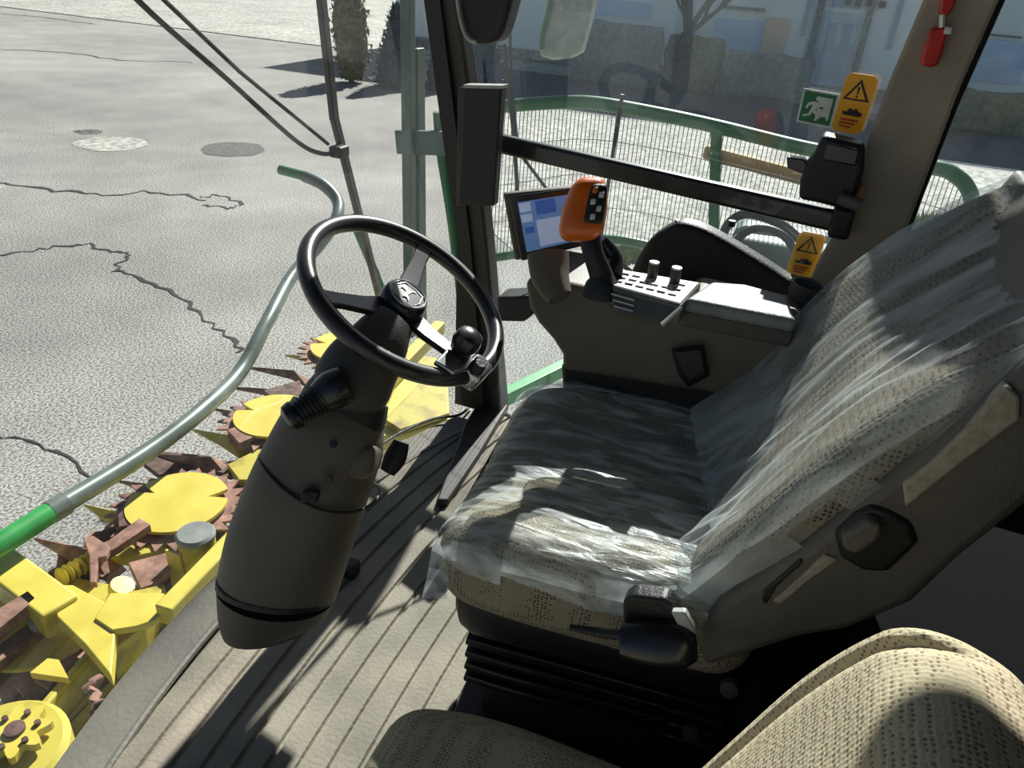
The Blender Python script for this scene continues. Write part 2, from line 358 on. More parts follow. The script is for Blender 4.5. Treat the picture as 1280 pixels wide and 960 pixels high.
# boundary walls and hedges
def rough(mb, amp, sc): 
    for p in mb.v:
        d = noise.noise_vector(p*sc)*amp; p += d
    return mb
def hedge(name, label, cat, px0, px1, pyb, h, dep, material, amp=.1):
    a = U(px0, pyb, z=GZ); b = U(px1, pyb+(px1-px0)*.17, z=GZ); x = (a.x+b.x)/2
    x = min(x, 26.6)
    y0 = CAM.y+ray(px0, pyb).y/ray(px0, pyb).x*x; y1 = CAM.y+ray(px1, pyb).y/ray(px1, pyb).x*x
    n = 24; mb = MB().rbox((x, (y0+y1)/2, GZ+.02+h/2), (dep, abs(y0-y1)/2, h/2), .12, n=n)
    rough(mb, amp, 2.2)
    o = build(name, mb, material); return tag(o, label, cat)
hedge('stone_wall', 'grey stone boundary wall left of the bare tree, facing the road', 'wall', 712, 822, 98, 1.75, .2, M['wallst'], .06)
hedge('hedge', 'clipped dark green hedge under the bare tree', 'hedge', 826, 895, 108, 1.5, .35, M['hedge'], .12)
hedge('stone_wall', 'low brown stone wall right of the clipped hedge, before the garage', 'wall', 898, 1010, 116, 1.25, .2, M['wallst'], .08)
hedge('hedge', 'dark low hedge behind the rear side window, along the road', 'hedge', 1130, 1330, 150, 1.0, .35, M['hedge'], .12)
# bare tree
tb = U(857, 58, x=25.0); tb.z = GZ
tr = thing('bare_tree', 'leafless forked tree in front of the pale house', 'tree', tb)
tk = MB(); brn = MB()
H0 = U(857, 45, x=25.0).z
tk.tube([tb, V((tb.x, tb.y, H0-.4)), V((tb.x, tb.y+.02, H0+.1))], [.3, .22, .18], 10)
def branch(p, d, L, r, dep):
    q = p + d*L; mid = p + d*L*.5 + V((random.uniform(-1, 1), random.uniform(-1, 1), 0))*L*.06
    brn.tube([p, mid, q], [r, r*.8, r*.6], 6)
    if dep:
        for k in range(3):
            nd = (d + V((random.uniform(-.35, .35), random.uniform(-.6, .6), random.uniform(-.1, .4)))).normalized()
            branch(q if k else mid, nd, L*random.uniform(.6, .8), r*.58, dep-1)
for d in (V((.1, .35, 1)), V((0, -.45, 1)), V((-.1, .05, 1)), V((0, -.9, .9))): branch(V((tb.x, tb.y, H0)), d.normalized(), 1.1, .1, 4)
build('trunk', tk, M['bark'], tr); build('branches', brn, M['bark'], tr)
# far shrubs by the pillar; the conifers imitate a tree-shaped glass reflection
def shrub(name, label, px, pyb, h, r, material, x=None, cone=True):
    b = U(px, pyb, z=GZ); t = thing(name, label, 'shrub', b)
    mb = MB(); rings = []
    n = 22
    for i in range(15):
        f = i/14; rr = r*((1-f)**.8*1.0+.02) if cone else r*math.sqrt(max(.02, 1-(2*f-.9)**2/1.3))
        ring = []
        for k in range(n):
            a = 2*PI*k/n; g = 1+.28*noise.noise(V((math.cos(a)*2.2, math.sin(a)*2.2, f*5+px)))
            ring.append(b+V((math.cos(a)*rr*g, math.sin(a)*rr*g, .15+f*h)))
        rings.append(ring)
    mb.loft(rings)
    for k in range(1500):
        rg = random.choice(rings[:-1]); q = random.choice(rg); cc = V((b.x, b.y, q.z)); q = q.lerp(cc, random.uniform(-.22, .3)); u = V((random.gauss(0, 1), random.gauss(0, 1), random.gauss(0, 1))).normalized(); w_ = u.cross(V((0, .3, 1))).normalized()
        mb.add([q-w_*.05, q+w_*.05, q+u*.16], [(0, 1, 2)])
    build('foliage', mb, material, t, smooth=False, weld=False); build('stem', MB().tube([b, b+V((0, 0, .4))], .07, 8), M['bark'], t)
shrub('reflection_conifer', 'pointed blue-grey reflection shaped as a conifer beyond the yard, left of the grey-green mirror post', 496, 108, 1.9, .55, M['treerefl'])
shrub('reflection_conifer', 'narrow blue-grey reflection shaped as a conifer just left of the dark cab pillar', 549, 112, 1.5, .3, M['treerefl'])
shrub('reflection_conifer', 'dark blue-grey reflection shaped as a conifer to the right of the dark cab pillar', 606, 118, 1.5, .62, M['treerefl'])
shrub('dry_shrub', 'dry brown shrub at the far yard edge beside the wiper blade', 440, 103, 2.3, .40, M['olive'], cone=False)
g = MB()
for k in range(900):
    p = U(random.uniform(1125, 1185), random.uniform(272, 310), z=GZ); a = random.uniform(0, PI); h = random.uniform(.05, .16)
    d = V((math.cos(a), math.sin(a), 0))*.02; g.add([p-d, p+d, p+V((random.uniform(-.05, .05), random.uniform(-.05, .05), h))], [(0, 1, 2)])
for k in range(700):
    p = U(random.uniform(770, 800), random.uniform(312, 330), z=GZ); a = random.uniform(0, PI); h = random.uniform(.05, .12)
    d = V((math.cos(a), math.sin(a), 0))*.02; g.add([p-d, p+d, p+V((random.uniform(-.05, .05), random.uniform(-.05, .05), h))], [(0, 1, 2)])
tag(build('grass', g, M['grass'], smooth=False, weld=False), 'tufts of yellow green grass at the edge of the yard', 'grass', kind='stuff')

# ---- right side platform railing
rl = thing('handrail', 'green tubular side railing with wire mesh beyond the right window', 'railing', (2.45, .4, 0))
RX = 2.45
top = [U(600, 137, x=RX+.0), U(640, 132, x=RX), U(700, 128, x=RX), U(745, 129, x=RX), U(815, 141, x=RX), U(895, 158, x=RX), U(1000, 184, x=RX), U(1090, 201, x=RX), U(1170, 210, x=RX), U(1195, 220, x=RX), U(1210, 236, x=RX), U(1216, 262, x=RX), U(1217, 330, x=RX)]
build('top_rail', MB().tube(smooth_pts(top, 6), .021, 14), M['green'], rl)
low = [U(596, 325, x=RX), U(655, 316, x=RX), U(700, 302, x=RX), U(760, 299, x=RX), U(810, 307, x=RX), U(900, 330, x=RX), U(1217, 392, x=RX)]
build('bottom_rail', MB().tube(smooth_pts(low, 6), .016, 12), M['green'], rl)
for px in (895,): 
    a = U(px+1, 158, x=RX); b = U(px-4, 330, x=RX); build('post', MB().beam(a, b, .032, .032, V((1, 0, 0))), M['green'], rl, bevel=.004)
# mesh panel: vertical wires and cross wires
wm = MB()
tp = smooth_pts(top[:11], 12); lp = smooth_pts(low, 24)
def zat(P, y):
    for i in range(len(P)-1):
        a, b = P[i], P[i+1]
        if (a.y-y)*(b.y-y) <= 0 and abs(a.y-b.y) > 1e-9:
            t = (y-a.y)/(b.y-a.y); return a.z+(b.z-a.z)*t
    return None
y = max(p.y for p in tp)-.01; ymn = min(p.y for p in tp)+.01; k = 0
while y > ymn:
    z1 = zat(tp, y); z0 = zat(lp, y)
    if z0 is None: z0 = lp[-1].z
    if z1 and z0 and z1-z0 > .05: wm.beam((RX, y, z0), (RX, y, z1), .0024, .0024, V((1, 0, 0)))
    y -= .0135; k += 1
for f in [i/4 for i in range(1, 4)]:
    pts = []; y = max(p.y for p in tp)-.02
    while y > ymn:
        z1 = zat(tp, y); z0 = zat(lp, y) or lp[-1].z
        if z1: pts.append(V((RX+.003, y, z0+(z1-z0)*f)))
        y -= .08
    wm.tube(pts, .0012, 4)
tag(build('wire_mesh', wm, M['lgrey'], rl, smooth=False, weld=False), 'fine pale wire mesh infill')
# green rods and grey green post
t = thing('mirror_post', 'grey-green square mirror post standing left of the dark cab pillar', 'post', U(512, 420, x=2.25))
a = U(509, -60, x=2.25); b = U(513, 420, x=2.25); build('post_tube', MB().beam(a, b, .035, .035, V((1, 0, 0))), M['ggrey'], t, bevel=.003)
a = U(523, 60, x=2.3); b = U(527, 420, x=2.3); build('rear_flange', MB().beam(a, b, .02, .05, V((1, 0, 0))), M['ggrey'], t, bevel=.003)
a = U(497, 177, x=2.27); b = U(556, 179, x=2.27); build('bracket_plate', MB().beam(a, b, .03, .075), M['ggrey'], t, bevel=.003)
t = tag(build('grab_rod', MB().tube(smooth_pts([U(548, 140, x=2.3), U(552, 190, x=2.3), U(566, 280, x=2.26), U(580, 400, x=2.22), U(584, 470, x=2.2)], 6), .018, 12), M['green']), 'slim green grab rod outside, just left of the dark cab pillar', 'handrail')
tag(build('green_strut', MB().tube([U(438, 268, x=1.9), U(462, 325, x=1.9), U(490, 392, x=1.9), U(505, 440, x=1.9)], .013, 12), M['green']), 'short green strut seen through the steering wheel behind the wiper blade', 'strut')
tag(build('wooden_pole', MB().beam(U(880, 189, x=2.485), U(1060, 237, x=2.485), .038, .042), M['wood'], bevel=.01), 'tan wooden pole against the outer side of the wire mesh, right of the green post', 'pole')
# outside mirror
wmr = thing('wing_mirror', 'pale grey wing mirror head hanging outside above the green railing', 'mirror', U(710, 40, x=2.6))
P = [U(a, b, x=2.6) for a, b in [(690, -60), (682, 0), (674, 55), (674, 70), (690, 75), (712, 73), (726, 66), (736, 30), (746, -20), (752, -60)]]
build('housing', MB().prism(P, (.05, 0, 0)), M['lgrey'], wmr, bevel=.01)
build('edge_trim', MB().tube(smooth_pts([U(694, -60, x=2.59), U(688, 0, x=2.59), U(678, 42, x=2.59), U(676, 62, x=2.59)], 5), .008, 8), M['green'], wmr)

# side window wiper rods
t = thing('side_wiper', 'thin black wiper of the side window crossing the grab bar', 'wiper', U(645, 245, x=1.95))
build('blade', MB().tube([U(630, 55, x=1.95), U(637, 120, x=1.95), U(643, 175, x=1.95), U(647, 245, x=1.95)], .006, 8), M['black'], t)
build('blade_backing', MB().tube([U(636, 0, x=1.96), U(640, 110, x=1.96), U(647, 180, x=1.96)], .004, 8), M['black'], t)
build('arm', MB().tube([U(650, 192, x=1.97), U(690, 245, x=1.97), U(720, 290, x=1.97)], .005, 8), M['black'], t)
tag(build('antenna_rod', MB().tube([U(778, 118, x=2.43), U(768, 180, x=2.43), U(758, 245, x=2.43), U(750, 305, x=2.43)], .0065, 8), M['black']), 'short slanted black rod behind the orange joystick head', 'rod')
# hoses and box behind the bar
t = thing('hose_loop', 'looped grey-black hoses behind the lower yellow sticker', 'hose', U(930, 335, x=1.95))
build('hose', MB().tube(smooth_pts([U(905, 330, x=1.95), U(905, 290, x=1.95), U(930, 268, x=1.95), U(975, 280, x=1.95), U(1010, 310, x=1.95)], 8), .012, 12), M['satin'], t)
build('hose', MB().tube(smooth_pts([U(915, 335, x=1.9), U(922, 300, x=1.9), U(950, 285, x=1.9), U(985, 300, x=1.9), U(1000, 345, x=1.9)], 8), .01, 12), M['black'], t)
tag(build('grey_cover', MB().rbox(U(975, 325, x=2.32), (.12, .15, .08), .03), M['ggrey']), 'grey-green cover outside behind the lower yellow sticker', 'cover')
tag(build('work_light', MB().rbox(U(947, 322, x=1.86), (.02, .045, .012), .01, frame((0, 1, .5), (0, 0, 1))), M['black']), 'small black lamp beneath the grab bar in front of grey cover', 'lamp')

# ================================================================== HEADER (yellow, left)
HZ = -1.1
t = thing('guard_tube', 'long bent grey guard tube with a green end sweeping round the header', 'tube', (1.4, 2.7, -1.0))
tp = [U(60, 642, z=-.86), U(180, 568, z=-.9), U(250, 515, z=-.9), U(300, 465, z=-.92), U(335, 400, x=3.45), U(365, 345, x=3.95), U(400, 305, x=4.3), U(420, 275, x=4.5), U(422, 252, x=4.65), U(405, 232, x=4.7), U(380, 220, x=4.7)]
build('grey_section', MB().tube(smooth_pts(tp, 8), .043, 18), M['tube'], t)
build('green_section', MB().tube([U(-150, 775, z=-.85), U(0, 681, z=-.855), U(64, 640, z=-.86)], .047, 18), M['lgreen'], t)
build('green_tip', MB().tube([U(381, 220, x=4.7), U(350, 212, x=4.7)], .036, 14), M['green'], t)
build('clamp', MB().tube([U(62, 641, z=-.86), U(82, 629, z=-.86)], .05, 14), M['tube'], t)
# rotary discs
def disc(loc, sc, label):
    t = thing('rotary_disc', label, 'cutting disc', loc, 'yellow rotary cutting discs of the header')
    n = 180; poly = []
    for k in range(n):
        a = 2*PI*k/n; r = .225
        for s in (-.85, 1.6):
            d = abs((a-s+PI) % (2*PI)-PI)
            if d < .17: r = min(r, .125+.10*d/.17)
        poly.append(V(loc)+V((math.cos(a)*r, math.sin(a)*r, .03)))
    build('cover_plate', MB().prism(poly, (0, 0, .016)), M['yellow'], t, smooth=False)
    n = 24; poly = []
    for k in range(n*2):
        a = PI*k/n; r = .315 if k % 2 else .25; a += .05 if k % 2 else 0
        poly.append(V(loc)+V((math.cos(a)*r, math.sin(a)*r, 0)))
    build('toothed_blade', MB().prism(poly, (0, 0, .012)), M['rust'], t, smooth=False)
    build('drum', MB().rev([(.19, -.5), (.2, -.02)], loc, (0, 0, 1)), M['rustd'], t)
    return t
d0 = disc((2.1, 2.38, HZ), 1, 'yellow notched disc with rusty teeth behind the grey-capped post')
dup(d0, (2.93, 2.46, HZ), .1, 'yellow notched disc half hidden by the steering column')
dup(d0, (1.33, 2.34, HZ-.04), .5, 'yellow disc low between the rusty brackets and the yellow arm')
dup(d0, (3.85, 2.6, HZ), .2, 'farthest yellow disc, seen above the column stalk')
# near drum with flower hub
t = thing('drum_cover', 'large yellow drum cover with a flower shaped hub at the bottom left corner', 'drum', (.78, 1.8, -1.3))
c0 = U(14, 900, z=-.92)
build('cover_plate', MB().rev([(.20, -.3), (.20, -.02), (.18, 0), (.0, .001)], c0+V((-.05, .03, -.10)), (0, 0, 1), 40), M['yellow2'], t)
fl = []
for k in range(64):
    a = 2*PI*k/64; r = .085+.018*math.cos(8*a); fl.append(c0+V((math.cos(a)*r, math.sin(a)*r, -.08)))
build('flower_hub', MB().prism(fl, (0, 0, .03)), M['yellow'], t, smooth=False)
build('centre_bore', MB().rev([(.03, 0), (.03, .012), (.0, .013)], c0+V((0, 0, -.05)), (0, 0, 1), 20), M['rustd'], t)
for k in range(6):
    a = PI/3*k+.3; build('bolt', MB().rev([(.01, 0), (.01, .012), (0, .013)], c0+V((math.cos(a)*.062, math.sin(a)*.062, -.05)), (0, 0, 1), 8), M['rustd'], t)
# dividers
def spike(tip, root, w, material, label, zt=-1.12, zr=-1.12):
    a = U(*tip, z=zt); b = U(*root, z=zr); d = (b-a).normalized(); s = d.cross(V((0, 0, 1))).normalized()
    mb = MB().add([a, b+s*w, b-s*w, b+V((0, 0, w*.9)), b+d*.12+s*w*.8-V((0, 0, .05)), b+d*.12-s*w*.8-V((0, 0, .05)), a-V((0, 0, .015))],
                  [(0, 1, 3), (0, 3, 2), (1, 4, 3), (3, 5, 2), (3, 4, 5), (0, 6, 1), (6, 2, 0), (6, 2, 5, 4, 1)])
    return tag(build('crop_divider', mb, material, smooth=False), label, 'divider', 'crop dividers along the header front')
Y, Rr = M['yellow'], M['rust']
for tip, root, w, mm, lab in [
    ((104, 630), (146, 648), .045, Y, 'short yellow divider tip nearest the green tube end'),
    ((148, 600), (192, 612), .035, Rr, 'small rusty divider just left of the toothed disc'),
    ((198, 568), (265, 580), .05, Rr, 'long rusty divider above the nearest toothed disc'),
    ((240, 536), (284, 552), .05, Y, 'yellow divider tip between the two discs'),
    ((268, 510), (305, 522), .035, Rr, 'small rusty divider above the yellow one'),
    ((286, 483), (372, 496), .05, Rr, 'long rusty divider left of the column stalk'),
    ((308, 458), (368, 470), .045, Rr, 'slender rusty divider, second from the far end'),
    ((356, 443), (412, 455), .05, Y, 'far yellow divider below the steering wheel rim'),
    ((385, 428), (440, 434), .045, Y, 'farthest yellow divider under the wheel rim'),
    ((42, 672), (118, 700), .06, Rr, 'long dark rusty divider beside the green tube end')]:
    spike(tip, root, w, mm, lab)
# cap post
p0 = U(245, 672, z=-.93); t = thing('gearbox_post', 'short yellow post with a round grey cap before the toothed disc', 'post', p0-V((0, 0, .3)))
build('post_body', MB().rev([(.075, -.32), (.075, 0)], p0, (0, 0, 1)), M['yellow2'], t)
build('cap', MB().rev([(.078, 0), (.08, .02), (.07, .03), (0, .032)], p0, (0, 0, 1)), M['steel'], t)
for s_ in (-1, 1): build('side_plate', MB().box(p0+V((.085*s_, .05, -.16)), (.005, .035, .13)), M['yellow'], t, smooth=False)
build('bolt', MB().rev([(.018, 0), (.018, .02), (0, .021)], p0+V((.04, -.074, -.05)), (0, -1, 0), 8), M['rustd'], t)
# frame
hf = thing('header_frame', 'bright yellow welded frame of the header along the cab front', 'frame', (1.6, 1.9, -1.3))
a = U(188, 770, z=-.95); b = U(300, 655, z=-.95); d = (b-a).normalized()
build('main_beam', MB().beam(a-d*.02+V((.04, -.045, 0)), b+d*2.2+V((.04, -.045, 0)), .075, .09), M['yellow'], hf, bevel=.008)
build('lower_beam', MB().beam(a-V((0, 0, .32))-d*1.2, b+d*2.2-V((0, 0, .32)), .2, .2), M['yellow2'], hf, bevel=.008)
P = [U(*q, z=-.98) for q in [(120, 780), (140, 748), (205, 748), (218, 760), (196, 782), (172, 790), (142, 795)]]
build('corner_plate', MB().prism(P, (0, 0, .03)), M['yellow'], hf, bevel=.004)
P = [U(*q, z=-1.02) for q in [(72, 762), (66, 745), (95, 745), (140, 770), (148, 800), (143, 860), (110, 820), (75, 785)]]
build('curved_arm', MB().prism(P, (0, 0, .06)), M['yellow'], hf, bevel=.006)
build('diagonal_arm', MB().beam(U(-60, 665, z=-1.0), U(80, 772, z=-1.0), .14, .12), M['yellow'], hf, bevel=.012)
P = [U(*q, z=-1.12) for q in [(72, 724), (100, 730), (142, 738), (130, 765), (118, 768)]]
build('tray', MB().prism(P, (0, 0, .03)), M['yellow2'], hf)
P = [U(*q, z=-1.22) for q in [(150, 790), (215, 775), (190, 830), (150, 862), (148, 830)]]
build('gusset', MB().prism(P, (0, 0, .2)), M['yellow2'], hf, bevel=.004)
P = [U(a, b, z=zz) for a, b, zz in [(-140, 1010, -1.5), (-60, 930, -1.5), (30, 850, -1.42), (120, 790, -1.3), (150, 800, -1.15), (120, 860, -1.15), (0, 985, -1.15), (-90, 1080, -1.2)]]
build('sloping_panel', MB().prism(P, (0, 0, -.03)), M['yellow2'], hf)
a_ = U(128, 802, z=-1.05); b_ = U(-90, 1050, z=-1.05); dd_ = V(((b_-a_).y, -(b_-a_).x, 0)).normalized()*.03
build('side_rail', MB().prism([a_, b_, b_-V((0, 0, .55))-dd_*3, a_-V((0, 0, .55))-dd_*3], dd_), M['yellow2'], hf, bevel=.008)
P = [U(*q, z=-1.05) for q in [(40, 848), (62, 830), (76, 832), (88, 855)]]
build('lug', MB().prism(P, (0, 0, .03)), M['yellow'], hf, smooth=False)
P = [U(*q, z=-1.0) for q in [(466, 545), (498, 472), (560, 478), (563, 524), (500, 545)]]
build('end_plate', MB().prism(P, (0, 0, -.04)), M['yellow'], hf, bevel=.01)
P = [U(*q, z=-.985) for q in [(480, 530), (524, 484), (560, 482), (562, 522), (500, 543)]]
build('end_cover', MB().prism(P, (0, 0, .03)), M['yellow2'], hf, bevel=.01)
P = [U(*q, z=-1.15) for q in [(285, 590), (345, 560), (372, 540), (350, 590), (325, 610), (300, 610)]]
build('deflector', MB().prism(P, (0, 0, .05)), M['yellow2'], hf, bevel=.006)
P = [U(*q, z=-1.15) for q in [(130, 690), (165, 672), (212, 678), (200, 700), (160, 708), (135, 705)]]
build('deflector', MB().prism(P, (0, 0, .05)), M['yellow2'], hf, bevel=.006)
# rusty brackets, arms and knives
ri = 0
def rusty(name, pts, z, th, mm, label):
    return tag(build(name, MB().prism([U(*q, z=z) for q in pts], (0, 0, th)), mm, bevel=.004), label, 'bracket')
rusty('rusty_bracket', [(162, 712), (215, 698), (212, 722), (196, 738), (178, 745)], -1.08, .04, M['rust'], 'rusty four-sided bracket beside the grey-capped post')
rusty('rusty_bracket', [(105, 678), (118, 676), (140, 690), (134, 702), (124, 704), (122, 735), (114, 735), (113, 700)], -1.02, .03, M['rust'], 'upright rusty claw bracket among the yellow trays')
rusty('rusty_bar', [(130, 690), (176, 656), (190, 664), (150, 692), (132, 702)], -1.04, .04, M['rust'], 'slanting rusty arm below the notched disc')
rusty('rusty_bar', [(148, 640), (186, 622), (192, 640), (178, 662), (150, 668)], -1.1, .04, M['rustd'], 'dark rusty arm left of the notched disc')
rusty('rusty_bar', [(-20, 790), (40, 752), (50, 762), (-10, 812)], -1.0, .06, M['rust'], 'rusty bar at the left edge under the yellow diagonal arm')
rusty('rusty_bar', [(-10, 826), (60, 776), (72, 784), (0, 842)], -1.1, .05, M['rust'], 'second rusty bar at the left edge, above the drum cover')
rusty('rusty_bracket', [(285, 545), (322, 530), (330, 548), (300, 562)], -1.1, .04, M['rust'], 'small rusty bracket left of the half hidden disc')
rusty('rusty_bracket', [(330, 495), (375, 482), (380, 500), (350, 512)], -1.1, .04, M['rustd'], 'dark rusty bracket above the half hidden disc')
rusty('rusty_bracket', [(180, 585), (205, 570), (262, 575), (300, 590), (292, 600), (240, 588), (200, 600)], -1.16, .03, M['rustd'], 'dark rusty plate behind the teeth of the nearest disc')
tag(build('pulley', MB().rev([(.0, -.02), (.045, -.02), (.05, 0), (.045, .02), (.0, .022)], U(152, 735, z=-1.02), (.2, -.4, 1), 20), M['yellow']), 'small round yellow pulley among rusty brackets', 'pulley')
tag(build('pulley', MB().rev([(.02, -.03), (.055, -.03), (.06, 0), (.055, .03), (.02, .032)], U(55, 775, z=-1.05), (.6, -.5, .4), 20), M['steel']), 'grey steel pulley beneath the yellow diagonal arm', 'pulley')
sp = MB(); q0 = U(75, 722, z=-1.05)
for k in range(7): sp.rev([(.03, 0), (.04, .008), (.03, .016)], q0+V((.028*k, .0, -.005*k)), (1, 0, -.15), 16)
tag(build('coil_spring', sp, M['yellow2']), 'ribbed yellow coil behind the yellow diagonal arm', 'spring')
kb = thing('knife_chain', 'bundle of rusty knife links lying by the floor edge', 'knife', U(120, 900, z=-.12))
for i in range(9):
    p = U(118+random.uniform(-7, 7)+(i-4)*.3, 850+i*7.4, d=1.55-.012*i); R = Matrix.Rotation(random.uniform(0, 3), 3, V((random.random(), random.random(), 1)))
    build('link', MB().rbox(p, (.013, .009, .006), .003, R, 4), M['rust'], kb)
def clutter():
    n = 0
    for i in range(60):
        px = random.uniform(55, 300); py = 742-(px-55)*.52+random.uniform(-34, 20)
        if (px-235)**2/64**2+(py-638)**2/48**2 < 1: continue
        p = U(px, py, z=-1.16); R = Matrix.Rotation(random.uniform(0, 6), 3, 'Z') @ Matrix.Rotation(random.uniform(-.4, .4), 3, 'X')
        n += 1; yield MB().prism([p+R@V(q) for q in [(-.07, -.02, 0), (.05, -.03, 0), (.08, .0, 0), (.04, .03, 0), (-.06, .025, 0)]], R@V((0, 0, .02)))
for mb in clutter(): tag(build('rusty_knife', mb, random.choice([M['rust'], M['rustd']]), smooth=False), 'short rusty knife blade lying among the header parts', 'knife', 'rusty knife blades scattered in the header')

# ================================================================== CAB SHELL
def fy(x): return 1.03-.235*((x-1.02)/.95)**2
FR = [(x, fy(x)) for x in [.1+1.87*i/24 for i in range(25)]]
struct('floor', MB().prism([V((-.08, -.8, -.09))]+[V((-.08, fy(.1), -.09))]+[V((x, y, -.09)) for x, y in FR]+[V((1.97, -.8, -.09))], (0, 0, .085)), M['sill'], smooth=False)
fm = thing('floor_mat', 'ribbed rubber floor mat in front of the seats', 'mat', (.9, .3, 0))
mb = MB(); yy = -.70; prof = []
while yy < .9:
    prof += [(yy, .009), (yy+.040, .009), (yy+.043, .002), (yy+.049, .002)]; yy += .052
X0, X1 = -.05, 1.9; nx = 20
def mfr(x): return fy(x)-.085
pv = []
for i in range(nx+1):
    x = X0+(X1-X0)*i/nx
    for (y, z) in prof: pv.append(V((x, y+(fy(x)-1.03)*.6*max(0, (y+.2)/1.1), z)))
n = len(prof); mb.add(pv, [(i*n+j, i*n+j+1, (i+1)*n+j+1, (i+1)*n+j) for i in range(nx) for j in range(n-1)])
build('ribbed_sheet', mb, M['mat_'], fm, smooth=False)
build('raised_lip', MB().tube([V((x, fy(x)-.10+.0, .006)) for x in [X0+(X1-X0)*i/30 for i in range(31)]], .008, 8), M['sill'], fm)
# roof
RZ = 1.85
rp = [V((-.02, -.8, RZ)), V((-.02, .86, RZ))]+[V((x, fy(x)*1.0+.10, RZ)) for x, _ in FR[1:-1]]+[V((1.84, .9, RZ)), V((1.76, -.8, RZ))]
struct('ceiling', MB().prism(rp, (0, 0, .12)), M['dpillar'], smooth=False)
struct('wall_rear', MB().box((.95, -.8, .87), (1.03, .02, .87)), M['black'], smooth=False)
# rear right lower wall below the side glass
struct('wall_right', MB().prism([V((1.76, -.16, 0)), V((1.72, -.16, .66)), V((1.69, -.78, .66)), V((1.73, -.78, 0))], (.05, 0, 0)), M['black'], smooth=False)
# right front pillar
A0 = U(618, 495, x=1.93); A1 = U(600, 300, x=1.84); A2 = U(578, 110, x=1.765); A3 = U(560, 0, x=1.72); A4 = A3+(A3-A2).normalized()*.55
def sq(p, hx, hy, d=V((0, 0, 1))): return [p+V((a*hx, b*hy, 0)) for a, b in ((-1, -1), (1, -1), (1, 1), (-1, 1))]
pr = struct('trim_1', MB().loft([sq(A0+V((0, 0, -.03)), .032, .04), sq(A1, .03, .034), sq(A2, .03, .034), sq(A3, .03, .036), sq(A4, .03, .038)]), M['dpillar'], bevel=.008)
struct('trim_2', MB().loft([sq(A0+V((-.05, .06, -.03)), .006, .05), sq(A1+V((-.035, .03, 0)), .006, .02), sq(A3+V((-.035, .02, 0)), .006, .02)]), M['black'])
# floor apron at the pillar foot
struct('trim_3', MB().prism([U(*q, z=.03) for q in [(600, 498), (628, 492), (636, 505), (600, 565), (560, 625), (545, 625), (570, 560), (580, 530)]], (0, 0, -.025)), M['dpillar'], bevel=.006)
# rear pillar (taupe)
def cp(px, py, w, x, hx=.035):
    p = U(px, py, x=x); h = w*(x/ray(px, py).x)/F/2
    return [p+V((-hx, h, 0)), p+V((hx, h*.9, 0)), p+V((hx, -h*.9, 0)), p+V((-hx, -h, 0))]
rings = [cp(1062, 372, 105, 1.66), cp(1068, 335, 92, 1.66), cp(1085, 290, 78, 1.66), cp(1118, 200, 80, 1.655), cp(1155, 100, 80, 1.65), cp(1198, 0, 82, 1.645), cp(1255, -130, 88, 1.635), cp(1330, -275, 95, 1.62)]
struct('trim_4', MB().loft(rings), M['pillar'], bevel=.008)
struct('trim_5', MB().tube([U(a, b, x=1.665) for a, b in [(1126, 315), (1150, 245), (1195, 130), (1252, 0), (1300, -110)]], .006, 8), M['black'])
struct('wall_left_blocker', MB().box((-.06, -.5, .85), (.02, .28, .87)), M['black'], smooth=False)  # out-of-view quarter panel added to keep sky light out of the cab
# left side pillars behind the camera side
struct('trim_6', MB().loft([sq(V((.08, .83, 0)), .03, .03), sq(V((.06, .9, RZ)), .03, .03)]), M['dpillar'])
# glass panes
gp = (V((1.72, .3, .9)), None)
GA, GB, GC, GD = V((1.90, .80, .03)), V((1.70, -.12, .03)), V((1.66, -.12, RZ-.01)), V((1.72, .86, RZ-.01))
w = struct('window_1', MB().add([GA, GB, GC, GD], [(0, 1, 2, 3)]), M['glass'], smooth=False)
w = struct('window_2', MB().add([V((1.71, -.16, .66)), V((1.69, -.78, .66)), V((1.66, -.78, RZ)), V((1.66, -.16, RZ))], [(0, 1, 2, 3)]), M['glass'], smooth=False)
mb = MB(); n = 24; vs = []
for j in range(9):
    f = j/8
    for i in range(n+1):
        x = .1+1.80*i/n; xt = .1+1.60*i/n
        vs.append(V((x, fy(x), 0)).lerp(V((xt, fy(x)+.09, RZ)), f)+V((0, .03*math.sin(PI*f), 0)))
mb.add(vs, [(j*(n+1)+i, j*(n+1)+i+1, (j+1)*(n+1)+i+1, (j+1)*(n+1)+i) for j in range(8) for i in range(n)])
struct('window_3', mb, M['wglass'])
NG = (GB-GA).cross(GD-GA).normalized(); PL = (GA.lerp(GC, .5)+V((-.006, 0, 0)), NG)
# green sill outside
tag(build('green_sill', MB().beam(U(600, 512, z=-.06), U(760, 432, z=-.06), .045, .05), M['lgreen'], bevel=.004), 'bright green sill strip outside at the foot of the side window', 'sill')
# windscreen wiper
t = thing('windscreen_wiper', 'long black windscreen wiper with twin thin arms left of the wheel', 'wiper', U(425, 190, y=1.12))
y0 = 1.12
build('blade', MB().beam(U(392, -90, y=y0), U(418, 150, y=y0), .024, .016, V((0, 1, 0))).beam(U(418, 148, y=y0), U(478, 385, y=y0), .022, .016, V((0, 1, 0))), M['satin'], t, bevel=.003)
build('joint', MB().rbox(U(424, 189, y=y0-.01), (.022, .018, .014), .006), M['black'], t)
build('arm', MB().tube(smooth_pts([U(90, -100, y=y0), U(172, 0, y=y0), U(285, 100, y=y0), U(370, 176, y=y0), U(402, 192, y=y0), U(420, 190, y=y0)], 6), .0055, 8), M['black'], t)
build('arm', MB().tube([U(120, -100, y=y0), U(205, 0, y=y0), U(300, 90, y=y0), U(410, 180, y=y0)], .0045, 8), M['black'], t)

